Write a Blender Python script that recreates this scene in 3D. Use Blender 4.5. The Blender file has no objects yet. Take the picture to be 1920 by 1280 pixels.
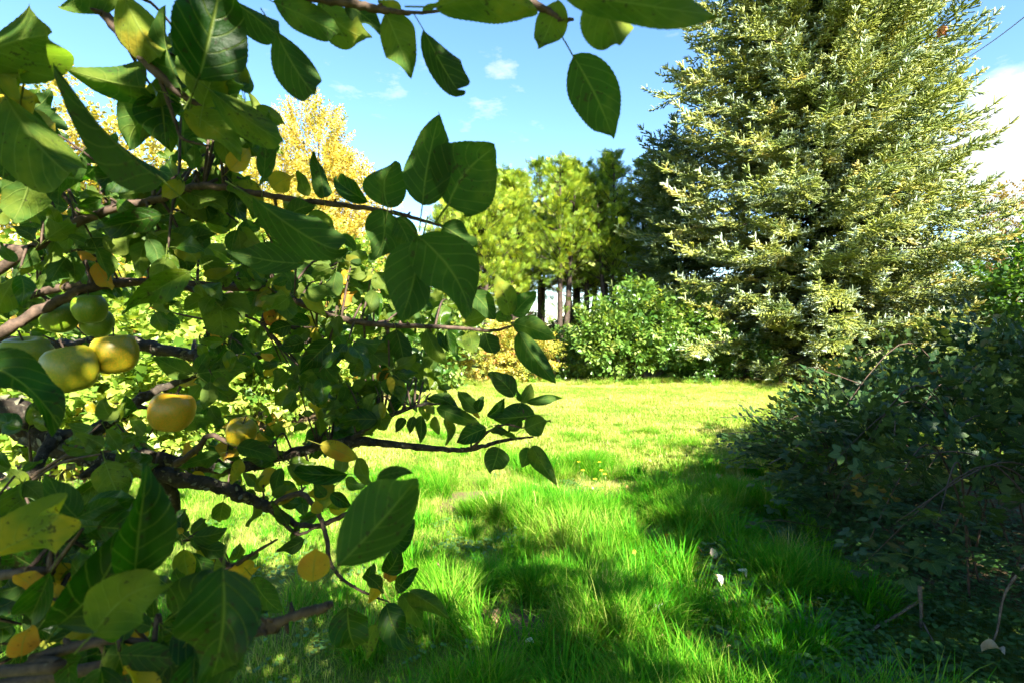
import bpy, math, random
import numpy as np
from mathutils import Vector, Matrix, noise as mnoise

random.seed(11)
rng = np.random.default_rng(11)
scene = bpy.context.scene
COL = scene.collection
R = math.radians

# ------------------------------------------------------------------ camera
CAM_H = 1.55
PITCH = R(1.07)
FPX = 960.0                       # focal length in photograph pixels (18 mm on 36 mm, 1920 px wide)
cam_data = bpy.data.cameras.new('camera')
cam_data.lens = 18.0
cam_data.sensor_width = 36.0
cam_data.clip_start = 0.02
cam_data.clip_end = 3000.0
cam_data.dof.use_dof = True
cam_data.dof.focus_distance = 2.2
cam_data.dof.aperture_fstop = 9.0
cam = bpy.data.objects.new('camera', cam_data)
COL.objects.link(cam)
cam.location = (0, 0, CAM_H)
cam.rotation_euler = (math.pi / 2 - PITCH, 0, 0)
scene.camera = cam

# ------------------------------------------------------------------ sky, sun, exposure
SUN_EL = R(35.0)
SUN_AZ = math.atan2(0.44, -0.898)  # clockwise from +Y (the way the camera looks): behind and to its right
sun_dir = Vector((math.cos(SUN_EL) * math.sin(SUN_AZ), math.cos(SUN_EL) * math.cos(SUN_AZ), math.sin(SUN_EL)))
SKY_STRENGTH = 0.053
world = bpy.data.worlds.new('World')
scene.world = world
world.cycles.sampling_method = 'MANUAL'
world.cycles.sample_map_resolution = 512
world.use_nodes = True
wn, wl = world.node_tree.nodes, world.node_tree.links
wn.clear()
w_out = wn.new('ShaderNodeOutputWorld')
w_bg = wn.new('ShaderNodeBackground')
w_bg.inputs['Strength'].default_value = SKY_STRENGTH
sky = wn.new('ShaderNodeTexSky')
sky.sky_type = 'NISHITA'
sky.sun_disc = False
sky.sun_elevation = SUN_EL
sky.sun_rotation = SUN_AZ
sky.altitude = 50
sky.air_density = 1.0
sky.dust_density = 0.15
sky.ozone_density = 1.6
w_tc = wn.new('ShaderNodeTexCoord')


def wmath(op, a, b=None, c=None):
    n = wn.new('ShaderNodeMath')
    n.operation = op
    for i, x in enumerate((a, b, c)):
        if x is None:
            continue
        if isinstance(x, (int, float)):
            n.inputs[i].default_value = x
        else:
            wl.new(x, n.inputs[i])
    return n.outputs[0]


def sky_dir(px, py):
    u, r = -(py - 640) / FPX, (px - 960) / FPX
    v = Vector((r, math.cos(PITCH) + u * math.sin(PITCH), -math.sin(PITCH) + u * math.cos(PITCH)))
    return v.normalized()


w_map = wn.new('ShaderNodeMapping')
w_map.inputs['Scale'].default_value = (9.0, 9.0, 22.0)
wl.new(w_tc.outputs['Generated'], w_map.inputs['Vector'])
w_noise = wn.new('ShaderNodeTexNoise')
w_noise.inputs['Scale'].default_value = 1.6
w_noise.inputs['Detail'].default_value = 7.0
w_noise.inputs['Roughness'].default_value = 0.62
wl.new(w_map.outputs['Vector'], w_noise.inputs['Vector'])
w_n = w_noise.outputs[0]
cover = None
# (pixel x, pixel y, angular radius, density): the small wisps and the bank of cloud beside the spruce
for cx, cy, cr, cd in ((748, 158, .085, .40), (945, 132, .055, .50), (905, 205, .06, .28), (640, 165, .06, .24),
                       (1915, 215, .085, 2.0), (1860, 290, .11, 1.5), (1960, 310, .13, 2.2), (1290, 80, .06, .25)):
    d = sky_dir(cx, cy)
    vd = wn.new('ShaderNodeVectorMath')
    vd.operation = 'DISTANCE'
    wl.new(w_tc.outputs['Generated'], vd.inputs[0])
    vd.inputs[1].default_value = d
    f = wmath('SUBTRACT', 1.0, wmath('DIVIDE', vd.outputs['Value'], cr))
    f = wmath('MAXIMUM', f, 0.0)
    f = wmath('MULTIPLY', f, cd)
    cover = f if cover is None else wmath('MAXIMUM', cover, f)
thr = wmath('SUBTRACT', wmath('ADD', wmath('MULTIPLY', cover, 0.62), w_n), 0.66)
c_mask = wn.new('ShaderNodeClamp')
wl.new(wmath('MULTIPLY', thr, 2.6), c_mask.inputs['Value'])
c_soft = wmath('MULTIPLY', c_mask.outputs[0], 0.92)
w_mix = wn.new('ShaderNodeMix')
w_mix.data_type = 'RGBA'
wl.new(c_soft, w_mix.inputs['Factor'])
w_hs = wn.new('ShaderNodeHueSaturation')
w_hs.inputs['Saturation'].default_value = 1.18
wl.new(sky.outputs[0], w_hs.inputs['Color'])
wl.new(w_hs.outputs[0], w_mix.inputs['A'])
w_mix.inputs['B'].default_value = (3.4, 3.5, 3.6, 1)
wl.new(w_mix.outputs['Result'], w_bg.inputs['Color'])
wl.new(w_bg.outputs[0], w_out.inputs['Surface'])

sun_data = bpy.data.lights.new('sun', 'SUN')
sun_data.energy = 5.0
sun_data.angle = R(0.5)
sun_data.color = (1.0, 0.93, 0.80)
sun = bpy.data.objects.new('sun', sun_data)
COL.objects.link(sun)
sun.rotation_euler = sun_dir.to_track_quat('Z', 'Y').to_euler()
sun.location = (20, -15, 25)

scene.view_settings.view_transform = 'Standard'
scene.view_settings.look = 'None'
scene.view_settings.exposure = 3.0
scene.view_settings.gamma = 1.0
scene.cycles.use_denoising = True
scene.cycles.use_adaptive_sampling = True
scene.cycles.adaptive_threshold = 0.04
scene.cycles.max_bounces = 5
scene.cycles.diffuse_bounces = 3
scene.cycles.glossy_bounces = 2
scene.cycles.transmission_bounces = 5
scene.cycles.sample_clamp_indirect = 6.0


# ------------------------------------------------------------------ helpers
def pt(px, py, d):
    """photograph pixel at depth d metres along the camera axis -> world point"""
    r, u = (px - 960) / FPX * d, -(py - 640) / FPX * d
    return Vector((r, d * math.cos(PITCH) + u * math.sin(PITCH), CAM_H - d * math.sin(PITCH) + u * math.cos(PITCH)))


def ground_pt(px, py):
    a, b = pt(px, py, 1.0), Vector((0, 0, CAM_H))
    k = CAM_H / (CAM_H - a.z)
    return b + (a - b) * k


def project(p):
    v = Vector(p) - Vector((0, 0, CAM_H))
    f = v.y * math.cos(PITCH) - v.z * math.sin(PITCH)
    u = v.y * math.sin(PITCH) + v.z * math.cos(PITCH)
    if f <= 0.01:
        return None
    return 960 + v.x / f * FPX, 640 - u / f * FPX, f


def tag(o, label=None, cat=None, group=None, kind=None):
    if label:
        o['label'] = label
    if cat:
        o['category'] = cat
    if group:
        o['group'] = group
    if kind:
        o['kind'] = kind
    return o


def empty(name, loc):
    o = bpy.data.objects.new(name, None)
    o.location = loc
    o.empty_display_size = 0.1
    COL.objects.link(o)
    return o


class MB:
    """collects vertices, faces and the per-vertex vector luv; builds ONE mesh"""

    def __init__(self):
        self.v, self.f, self.uv, self.mi = [], [], [], []

    def add(self, verts, faces, uv=None, mi=0):
        n = len(self.v)
        self.v.extend(tuple(x) for x in verts)
        self.f.extend(tuple(i + n for i in f) for f in faces)
        self.uv.extend(uv if uv is not None else [(0, 0, 0)] * len(verts))
        self.mi.extend([mi] * len(faces))

    def tube(self, pts, rad, sides=6, mi=0, cap=True, wob=0.0):
        pts = [Vector(p) for p in pts]
        n = len(pts)
        verts, faces, uv = [], [], []
        up = Vector((0.13, 0.31, 1)).normalized()
        acc = 0.0
        for i, p in enumerate(pts):
            t = (pts[min(i + 1, n - 1)] - pts[max(i - 1, 0)])
            t = t.normalized() if t.length > 1e-9 else Vector((0, 0, 1))
            a = t.cross(up)
            if a.length < 0.05:
                a = t.cross(Vector((1, 0, 0)))
            a.normalize()
            b = a.cross(t)
            if i:
                acc += (p - pts[i - 1]).length
            r = rad[i] if hasattr(rad, '__len__') else rad
            for k in range(sides):
                an = 2 * math.pi * k / sides
                rr = r
                if wob:
                    q = p * (1.0 / max(r, 1e-4) * 0.35) + Vector((math.cos(an), math.sin(an), 0)) * 1.3
                    rr = r * (1 + wob * mnoise.noise(q))
                verts.append(p + (a * math.cos(an) + b * math.sin(an)) * rr)
                uv.append((k / sides, acc, r))
        for i in range(n - 1):
            for k in range(sides):
                k2 = (k + 1) % sides
                faces.append((i * sides + k, i * sides + k2, (i + 1) * sides + k2, (i + 1) * sides + k))
        if cap:
            faces.append(tuple(range(sides))[::-1])
            faces.append(tuple((n - 1) * sides + k for k in range(sides)))
        self.add(verts, faces, uv, mi)

    def mesh(self, name, mats, smooth=True):
        me = bpy.data.meshes.new(name)
        me.from_pydata(self.v, [], self.f)
        for m in mats if isinstance(mats, (list, tuple)) else [mats]:
            me.materials.append(m)
        a = me.attributes.new('luv', 'FLOAT_VECTOR', 'POINT')
        a.data.foreach_set('vector', np.asarray(self.uv, dtype=np.float32).ravel())
        if any(self.mi):
            me.polygons.foreach_set('material_index', self.mi)
        if smooth:
            me.polygons.foreach_set('use_smooth', [True] * len(self.f))
        me.update()
        return me

    def obj(self, name, mats, parent=None, smooth=True):
        return link(name, self.mesh(name, mats, smooth), parent)

    def proto(self, name, mats, smooth=True):
        return bpy.data.objects.new(name, self.mesh(name, mats, smooth))   # source shape, never linked


def link(name, me, parent=None, loc=None):
    o = bpy.data.objects.new(name, me)
    COL.objects.link(o)
    if parent is not None:
        o.parent = parent
        if loc is None:
            # meshes are written in world coordinates: move them into the frame of their thing
            p, off = parent, Vector((0, 0, 0))
            while p is not None:
                off += p.location
                p = p.parent
            o.location = -off
    if loc is not None:
        o.location = loc
    return o


def smooth_path(ctrl, rads=None, sub=6):
    """Catmull-Rom through control points (Vectors) and radii"""
    P = [Vector(c) for c in ctrl]
    n = len(P)
    out, ro = [], []
    for i in range(n - 1):
        p0, p1, p2, p3 = P[max(i - 1, 0)], P[i], P[i + 1], P[min(i + 2, n - 1)]
        for k in range(sub):
            t = k / sub
            out.append(0.5 * ((2 * p1) + (p2 - p0) * t + (2 * p0 - 5 * p1 + 4 * p2 - p3) * t * t + (3 * p1 - p0 - 3 * p2 + p3) * t ** 3))
            if rads:
                ro.append(rads[i] + (rads[i + 1] - rads[i]) * t)
    out.append(P[-1])
    if rads:
        ro.append(rads[-1])
    return out, ro


def unit(a):
    return a / np.maximum(np.linalg.norm(a, axis=-1, keepdims=True), 1e-9)


def rot_frames(d, up, roll=None):
    """local +Y along d, local +Z near up (N,3 arrays) -> (N,3,3) matrices"""
    y = unit(np.asarray(d, float))
    z = np.asarray(up, float)
    x = np.cross(y, z)
    bad = np.linalg.norm(x, axis=1) < 1e-3
    if bad.any():
        x[bad] = np.cross(y[bad], np.array([1.0, 0.21, 0.1]))
    x = unit(x)
    z = np.cross(x, y)
    if roll is not None:
        c, s = np.cos(roll)[:, None], np.sin(roll)[:, None]
        x, z = x * c + z * s, z * c - x * s
    return np.stack([x, y, z], axis=2)


def to_euler(M):
    sy = -np.clip(M[:, 2, 0], -1, 1)
    return np.stack([np.arctan2(M[:, 2, 1], M[:, 2, 2]), np.arcsin(sy), np.arctan2(M[:, 1, 0], M[:, 0, 0])], axis=1)


_groups = {}


def scatter_group(protos):
    key = tuple(p.name for p in protos)
    if key in _groups:
        return _groups[key]
    g = bpy.data.node_groups.new('scatter', 'GeometryNodeTree')
    g.interface.new_socket('Geometry', in_out='INPUT', socket_type='NodeSocketGeometry')
    g.interface.new_socket('Geometry', in_out='OUTPUT', socket_type='NodeSocketGeometry')
    n, L = g.nodes, g.links
    gi, go = n.new('NodeGroupInput'), n.new('NodeGroupOutput')
    ip = n.new('GeometryNodeInstanceOnPoints')
    L.new(gi.outputs[0], ip.inputs['Points'])
    j = n.new('GeometryNodeJoinGeometry')
    for p in protos:
        oi = n.new('GeometryNodeObjectInfo')
        oi.inputs['Object'].default_value = p
        g2 = n.new('GeometryNodeGeometryToInstance')
        L.new(oi.outputs['Geometry'], g2.inputs[0])
        L.new(g2.outputs[0], j.inputs[0])
    L.new(j.outputs[0], ip.inputs['Instance'])
    ip.inputs['Pick Instance'].default_value = True

    def na(nm, t):
        x = n.new('GeometryNodeInputNamedAttribute')
        x.data_type = t
        x.inputs['Name'].default_value = nm
        return [o for o in x.outputs if o.enabled][0]
    L.new(na('rot', 'FLOAT_VECTOR'), ip.inputs['Rotation'])
    L.new(na('scl', 'FLOAT_VECTOR'), ip.inputs['Scale'])
    L.new(na('pid', 'INT'), ip.inputs['Instance Index'])
    L.new(ip.outputs[0], go.inputs[0])
    _groups[key] = g
    return g


def scatter(name, parent, protos, pos, M, scl, tint, pid=None):
    """ONE object (kind stuff) whose points carry copies of the given sprays"""
    pos = np.asarray(pos, np.float32)
    n = len(pos)
    me = bpy.data.meshes.new(name)
    me.vertices.add(n)
    me.vertices.foreach_set('co', pos.ravel())
    scl = np.asarray(scl, np.float32)
    if scl.ndim == 1:
        scl = np.repeat(scl[:, None], 3, axis=1)
    if pid is None:
        pid = rng.integers(0, len(protos), n)
    for nm, t, key, val in (('rot', 'FLOAT_VECTOR', 'vector', to_euler(M)), ('scl', 'FLOAT_VECTOR', 'vector', scl),
                            ('pid', 'INT', 'value', pid), ('tint', 'FLOAT', 'value', tint)):
        a = me.attributes.new(nm, t, 'POINT')
        a.data.foreach_set(key, np.asarray(val, np.int32 if t == 'INT' else np.float32).ravel())
    for m in protos[0].data.materials:
        me.materials.append(m)
    me.update()
    o = link(name, me, parent)
    md = o.modifiers.new('scatter', 'NODES')
    md.node_group = scatter_group(protos)
    tag(o, kind='stuff')
    return o


# ------------------------------------------------------------------ materials
def new_mat(name):
    m = bpy.data.materials.new(name)
    m.use_nodes = True
    nt = m.node_tree
    nt.nodes.clear()
    out = nt.nodes.new('ShaderNodeOutputMaterial')
    return m, nt.nodes, nt.links, out


def ramp(n, stops):
    r = n.new('ShaderNodeValToRGB')
    e = r.color_ramp.elements
    e[0].position, e[0].color = stops[0][0], (*stops[0][1], 1)
    e[1].position, e[1].color = stops[-1][0], (*stops[-1][1], 1)
    for p, c in stops[1:-1]:
        x = e.new(p)
        x.color = (*c, 1)
    return r


def mth(n, L, op, a, b=None, c=None, clamp=False):
    x = n.new('ShaderNodeMath')
    x.operation = op
    x.use_clamp = clamp
    for i, v in enumerate((a, b, c)):
        if v is None:
            continue
        if isinstance(v, (int, float)):
            x.inputs[i].default_value = v
        else:
            L.new(v, x.inputs[i])
    return x.outputs[0]


def mixc(n, L, fac, a, b, mode='MIX'):
    x = n.new('ShaderNodeMix')
    x.data_type = 'RGBA'
    x.blend_type = mode
    for key, v in (('Factor', fac), ('A', a), ('B', b)):
        if isinstance(v, (int, float)):
            x.inputs[key].default_value = v
        elif isinstance(v, tuple):
            x.inputs[key].default_value = (*v, 1)
        else:
            L.new(v, x.inputs[key])
    return x.outputs['Result']


def noise_tex(n, L, scale, detail=3.0, coord=None, rough=0.55):
    t = n.new('ShaderNodeTexNoise')
    t.inputs['Scale'].default_value = scale
    t.inputs['Detail'].default_value = detail
    t.inputs['Roughness'].default_value = rough
    if coord is not None:
        L.new(coord, t.inputs['Vector'])
    return t.outputs[0]


def leaf_mat(name, stops, src='inst', trans=0.4, rough=0.45, spec=0.4, veins=False, under=0.0, spots=False,
             t_gain=(1.9, 1.7, 0.6), tip=None, nscale=9.0):
    """two-sided leaf: diffuse and gloss mixed with light passing through; colour along the ramp by each leaf's own tint"""
    m, n, L, out = new_mat(name)
    if src == 'obj':
        oi = n.new('ShaderNodeObjectInfo')
        sp = n.new('ShaderNodeSeparateColor')
        L.new(oi.outputs['Color'], sp.inputs[0])
        tint, rnd = sp.outputs[0], oi.outputs['Random']
    else:
        at = n.new('ShaderNodeAttribute')
        at.attribute_type = 'INSTANCER'
        at.attribute_name = 'tint'
        tint, rnd = at.outputs['Fac'], at.outputs['Fac']
    lu = n.new('ShaderNodeAttribute')
    lu.attribute_name = 'luv'
    sx = n.new('ShaderNodeSeparateXYZ')
    L.new(lu.outputs['Vector'], sx.inputs[0])
    geo = n.new('ShaderNodeNewGeometry')
    nz = noise_tex(n, L, nscale, 3.0, geo.outputs['Position'])
    t = mth(n, L, 'ADD', tint, mth(n, L, 'MULTIPLY', mth(n, L, 'SUBTRACT', nz, 0.5), 0.75 if spots else 0.45))
    if not veins:
        t = mth(n, L, 'ADD', t, mth(n, L, 'MULTIPLY', mth(n, L, 'SUBTRACT', sx.outputs[2], 0.5), 0.5 if name == 'grass_blade' else 0.35))
    rp = ramp(n, stops)
    L.new(t, rp.inputs[0])
    col = rp.outputs[0]
    if tip:
        col = mixc(n, L, mth(n, L, 'MULTIPLY', sx.outputs[1], tip[0], clamp=True), col, tip[1])
    bump = None
    if veins:
        au = mth(n, L, 'ABSOLUTE', sx.outputs[0])
        w = mth(n, L, 'FRACT', mth(n, L, 'SUBTRACT', mth(n, L, 'MULTIPLY', sx.outputs[1], 6.5), mth(n, L, 'ADD', mth(n, L, 'MULTIPLY', mth(n, L, 'POWER', au, 1.35), 1.7), mth(n, L, 'MULTIPLY', nz, 0.5))))
        lat = mth(n, L, 'SUBTRACT', 1.0, mth(n, L, 'MULTIPLY', mth(n, L, 'ABSOLUTE', mth(n, L, 'SUBTRACT', w, 0.5)), 11.0), clamp=True)
        mid = mth(n, L, 'SUBTRACT', 1.0, mth(n, L, 'MULTIPLY', au, 14.0), clamp=True)
        vein = mth(n, L, 'MAXIMUM', mth(n, L, 'MULTIPLY', lat, 0.5), mid)
        col = mixc(n, L, mth(n, L, 'MULTIPLY', vein, 0.7), col, (0.15, 0.19, 0.035))
        bp = n.new('ShaderNodeBump')
        bp.inputs['Strength'].default_value = 0.45
        bp.inputs['Distance'].default_value = 0.0028
        hh = mth(n, L, 'ADD', mth(n, L, 'MULTIPLY', vein, -1.0), mth(n, L, 'MULTIPLY', noise_tex(n, L, 160.0, 2.0, geo.outputs['Position']), 0.9))
        L.new(hh, bp.inputs['Height'])
        bump = bp.outputs[0]
    if spots:
        sn = noise_tex(n, L, 230.0, 2.0, geo.outputs['Position'])
        big = noise_tex(n, L, 26.0, 2.0, geo.outputs['Position'])
        k = mth(n, L, 'MULTIPLY', mth(n, L, 'SUBTRACT', mth(n, L, 'ADD', sn, mth(n, L, 'MULTIPLY', big, 0.55)), 0.92), 14.0, clamp=True)
        col = mixc(n, L, mth(n, L, 'MULTIPLY', k, 0.8), col, (0.02, 0.012, 0.006))
    if under:
        col = mixc(n, L, mth(n, L, 'MULTIPLY', geo.outputs['Backfacing'], under), col, (0.17, 0.21, 0.11))
    p = n.new('ShaderNodeBsdfPrincipled')
    L.new(col, p.inputs['Base Color'])
    p.inputs['Roughness'].default_value = rough
    if under:
        L.new(mth(n, L, 'ADD', rough, mth(n, L, 'MULTIPLY', geo.outputs['Backfacing'], 0.3)), p.inputs['Roughness'])
    p.inputs['Specular IOR Level'].default_value = spec
    if under:
        L.new(mth(n, L, 'SUBTRACT', spec, mth(n, L, 'MULTIPLY', geo.outputs['Backfacing'], spec * 0.65)), p.inputs['Specular IOR Level'])
    tr = n.new('ShaderNodeBsdfTranslucent')
    L.new(mixc(n, L, 1.0, col, t_gain, 'MULTIPLY'), tr.inputs['Color'])
    if bump is not None:
        L.new(bump, p.inputs['Normal'])
    mx = n.new('ShaderNodeMixShader')
    mx.inputs[0].default_value = trans
    L.new(p.outputs[0], mx.inputs[1])
    L.new(tr.outputs[0], mx.inputs[2])
    L.new(mx.outputs[0], out.inputs['Surface'])
    return m


def bark_mat(name, c1, c2, lichen=None, amount=0.5, scale=30.0, bump=0.6, dist=0.004):
    m, n, L, out = new_mat(name)
    tc = n.new('ShaderNodeTexCoord')
    a = noise_tex(n, L, scale, 6.0, tc.outputs['Object'], 0.65)
    b = noise_tex(n, L, scale * 3.7, 4.0, tc.outputs['Object'], 0.6)
    rp = ramp(n, [(0.35, c1), (0.65, c2)])
    L.new(a, rp.inputs[0])
    col = rp.outputs[0]
    if lichen:
        k = mth(n, L, 'MULTIPLY', mth(n, L, 'SUBTRACT', mth(n, L, 'ADD', noise_tex(n, L, scale * 1.3, 5.0, tc.outputs['Object'], 0.7), mth(n, L, 'MULTIPLY', b, 0.3)), 0.86 - 0.3 * amount), 9.0, clamp=True)
        col = mixc(n, L, k, col, lichen)
    p = n.new('ShaderNodeBsdfPrincipled')
    L.new(col, p.inputs['Base Color'])
    p.inputs['Roughness'].default_value = 0.8
    p.inputs['Specular IOR Level'].default_value = 0.25
    bp = n.new('ShaderNodeBump')
    bp.inputs['Strength'].default_value = bump
    bp.inputs['Distance'].default_value = dist
    L.new(mth(n, L, 'ADD', a, mth(n, L, 'MULTIPLY', b, 0.5)), bp.inputs['Height'])
    L.new(bp.outputs[0], p.inputs['Normal'])
    L.new(p.outputs[0], out.inputs['Surface'])
    return m


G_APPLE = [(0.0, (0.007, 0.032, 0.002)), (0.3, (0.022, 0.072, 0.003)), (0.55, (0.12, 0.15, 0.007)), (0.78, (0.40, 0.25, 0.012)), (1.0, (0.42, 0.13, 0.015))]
M_LEAF = leaf_mat('apple_leaf_surface', G_APPLE, 'obj', trans=0.50, rough=0.52, spec=0.26, veins=True, under=0.12, spots=True, nscale=24.0, t_gain=(1.5, 1.9, 0.6))
M_LEAF_I = leaf_mat('apple_leaf_mass', G_APPLE, 'inst', trans=0.5, rough=0.38, spec=0.5, veins=True, under=0.12, nscale=24.0, t_gain=(1.5, 1.9, 0.6))
M_TWIG = bark_mat('apple_twig_bark', (0.022, 0.015, 0.010), (0.080, 0.052, 0.036), (0.16, 0.15, 0.11), 0.2, 90.0, 0.5, 0.0015)
M_LIMB = bark_mat('apple_limb_bark', (0.008, 0.007, 0.005), (0.050, 0.038, 0.026), (0.17, 0.17, 0.12), 0.42, 55.0, 1.0, 0.006)
M_TRUNK = bark_mat('trunk_bark', (0.016, 0.011, 0.008), (0.060, 0.042, 0.030), (0.09, 0.10, 0.05), 0.3, 8.0, 1.0, 0.03)
M_STICK = bark_mat('dead_stick_bark', (0.05, 0.035, 0.026), (0.20, 0.15, 0.115), None, 0.3, 60.0, 0.6, 0.002)
M_GRASS = leaf_mat('grass_blade', [(0.0, (0.020, 0.185, 0.003)), (0.38, (0.080, 0.250, 0.007)), (0.62, (0.20, 0.29, 0.035)), (0.82, (0.31, 0.34, 0.09)), (1.0, (0.48, 0.42, 0.18))],
                   'inst', trans=0.45, rough=0.6, spec=0.10, t_gain=(1.8, 1.5, 0.7), nscale=2.2)  # low stops hold shaded green, upper ones sunlit paleness, put into the colour
M_SPRUCE = leaf_mat('spruce_needle', [(0.0, (0.05, 0.105, 0.018)), (0.5, (0.19, 0.235, 0.030)), (0.85, (0.32, 0.34, 0.05)), (1.0, (0.40, 0.33, 0.06))],
                    'inst', trans=0.26, rough=0.5, spec=0.4, t_gain=(1.5, 1.4, 0.6), tip=(0.95, (0.47, 0.57, 0.55)), nscale=0.8)
M_CYPRESS = leaf_mat('cypress_spray', [(0.0, (0.05, 0.11, 0.012)), (0.5, (0.165, 0.26, 0.02)), (1.0, (0.40, 0.42, 0.035))], 'inst', trans=0.4, t_gain=(1.6, 1.5, 0.5), nscale=0.7)
M_BIRCH = leaf_mat('golden_leaf', [(0.0, (0.14, 0.17, 0.02)), (0.5, (0.38, 0.32, 0.05)), (1.0, (0.52, 0.42, 0.13))], 'inst', trans=0.45, t_gain=(1.4, 1.25, 0.6), nscale=1.0)
M_CURRANT = leaf_mat('lobed_leaf', [(0.0, (0.06, 0.14, 0.015)), (0.5, (0.19, 0.29, 0.035)), (0.85, (0.36, 0.40, 0.08)), (1.0, (0.50, 0.30, 0.09))], 'inst', trans=0.42, rough=0.4, t_gain=(1.5, 1.4, 0.5), nscale=3.0)
M_CURRANT_O = leaf_mat('lobed_leaf_single', [(0.0, (0.06, 0.14, 0.015)), (0.5, (0.19, 0.29, 0.035)), (0.85, (0.36, 0.40, 0.08)), (1.0, (0.50, 0.30, 0.09))], 'obj', trans=0.42, rough=0.4, t_gain=(1.5, 1.4, 0.5), nscale=3.0)
M_SHRUB = leaf_mat('shrub_leaf', [(0.0, (0.035, 0.095, 0.012)), (0.5, (0.085, 0.165, 0.025)), (1.0, (0.24, 0.29, 0.07))], 'inst', trans=0.38, rough=0.38, spec=0.5, nscale=2.0)
M_AZALEA = leaf_mat('autumn_shrub_leaf', [(0.0, (0.17, 0.21, 0.03)), (0.5, (0.36, 0.33, 0.05)), (0.8, (0.46, 0.28, 0.08)), (1.0, (0.50, 0.22, 0.12))], 'inst', trans=0.4, t_gain=(1.4, 1.3, 0.6), nscale=1.6)
M_DARKTREE = leaf_mat('shade_tree_leaf', [(0.0, (0.025, 0.06, 0.01)), (1.0, (0.07, 0.12, 0.02))], 'inst', trans=0.3, nscale=2.0)
M_RUSSET = leaf_mat('russet_leaf', [(0.0, (0.07, 0.07, 0.02)), (0.6, (0.17, 0.13, 0.035)), (1.0, (0.26, 0.15, 0.06))], 'inst', trans=0.35, nscale=1.0)
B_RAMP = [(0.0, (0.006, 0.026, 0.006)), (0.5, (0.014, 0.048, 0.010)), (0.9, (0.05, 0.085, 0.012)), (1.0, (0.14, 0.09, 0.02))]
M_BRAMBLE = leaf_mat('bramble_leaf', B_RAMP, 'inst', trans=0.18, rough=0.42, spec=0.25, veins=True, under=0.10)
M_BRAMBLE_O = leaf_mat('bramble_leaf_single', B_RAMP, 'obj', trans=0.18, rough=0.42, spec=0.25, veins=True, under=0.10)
M_COVER = leaf_mat('ground_cover_leaf', [(0.0, (0.022, 0.075, 0.014)), (1.0, (0.07, 0.16, 0.03))], 'inst', trans=0.3, rough=0.4, spec=0.5)
M_FERN = leaf_mat('fern_frond', [(0.0, (0.13, 0.20, 0.03)), (1.0, (0.30, 0.31, 0.06))], 'obj', trans=0.4, t_gain=(1.5, 1.4, 0.5))
M_FALLEN = leaf_mat('fallen_leaf', [(0.0, (0.55, 0.50, 0.42)), (0.5, (0.30, 0.17, 0.07)), (0.8, (0.55, 0.30, 0.04)), (1.0, (0.62, 0.60, 0.58))], 'obj', trans=0.2, rough=0.6, spec=0.3, veins=True)
M_CONE = bark_mat('cone_scales', (0.25, 0.09, 0.03), (0.42, 0.17, 0.06), None, 0.3, 12.0)


def simple_mat(name, col, rough=0.6, var=0.3, scale=40.0):
    m, n, L, out = new_mat(name)
    geo = n.new('ShaderNodeNewGeometry')
    nz = noise_tex(n, L, scale, 4.0, geo.outputs['Position'])
    rp = ramp(n, [(0.3, tuple(c * (1 - var) for c in col)), (0.7, tuple(min(c * (1 + var), 0.9) for c in col))])
    L.new(nz, rp.inputs[0])
    p = n.new('ShaderNodeBsdfPrincipled')
    L.new(rp.outputs[0], p.inputs['Base Color'])
    p.inputs['Roughness'].default_value = rough
    L.new(p.outputs[0], out.inputs['Surface'])
    return m


M_PETAL = simple_mat('yellow_petal', (0.75, 0.50, 0.02), 0.5, 0.15)
M_STEM = simple_mat('green_stem', (0.10, 0.18, 0.03), 0.5)
M_CABLE = simple_mat('cable_sheath', (0.02, 0.02, 0.022), 0.5)


def apple_skin():
    m, n, L, out = new_mat('apple_skin')
    tc = n.new('ShaderNodeTexCoord')
    oi = n.new('ShaderNodeObjectInfo')
    sp = n.new('ShaderNodeSeparateColor')
    L.new(oi.outputs['Color'], sp.inputs[0])
    mp = n.new('ShaderNodeMapping')
    mp.inputs['Scale'].default_value = (70, 70, 11)
    L.new(tc.outputs['Object'], mp.inputs['Vector'])
    streak = noise_tex(n, L, 1.0, 4.0, mp.outputs['Vector'])
    big = noise_tex(n, L, 22.0, 3.0, tc.outputs['Object'])
    t = mth(n, L, 'ADD', sp.outputs[0], mth(n, L, 'MULTIPLY', mth(n, L, 'SUBTRACT', mth(n, L, 'ADD', big, streak), 1.0), 0.8))
    rp = ramp(n, [(0.0, (0.08, 0.16, 0.008)), (0.45, (0.21, 0.19, 0.006)), (0.75, (0.42, 0.22, 0.007)), (1.0, (0.50, 0.12, 0.02))])
    L.new(t, rp.inputs[0])
    vo = n.new('ShaderNodeTexVoronoi')
    vo.inputs['Scale'].default_value = 190.0
    L.new(tc.outputs['Object'], vo.inputs['Vector'])
    lent = mth(n, L, 'SUBTRACT', 1.0, mth(n, L, 'MULTIPLY', vo.outputs['Distance'], 6.0), clamp=True)
    col = mixc(n, L, mth(n, L, 'MULTIPLY', lent, 0.6), rp.outputs[0], (0.30, 0.19, 0.06))
    rus = mth(n, L, 'MULTIPLY', mth(n, L, 'SUBTRACT', noise_tex(n, L, 45.0, 6.0, tc.outputs['Object'], 0.7), 0.56), 7.0, clamp=True)
    col = mixc(n, L, mth(n, L, 'MULTIPLY', rus, 0.55), col, (0.16, 0.09, 0.025))
    p = n.new('ShaderNodeBsdfPrincipled')
    L.new(col, p.inputs['Base Color'])
    p.inputs['Roughness'].default_value = 0.38
    p.inputs['Specular IOR Level'].default_value = 0.45
    p.inputs['Subsurface Weight'].default_value = 0.12
    p.inputs['Subsurface Radius'].default_value = (0.006, 0.004, 0.001)
    p.inputs['Subsurface Scale'].default_value = 1.0
    L.new(p.outputs[0], out.inputs['Surface'])
    return m


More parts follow.
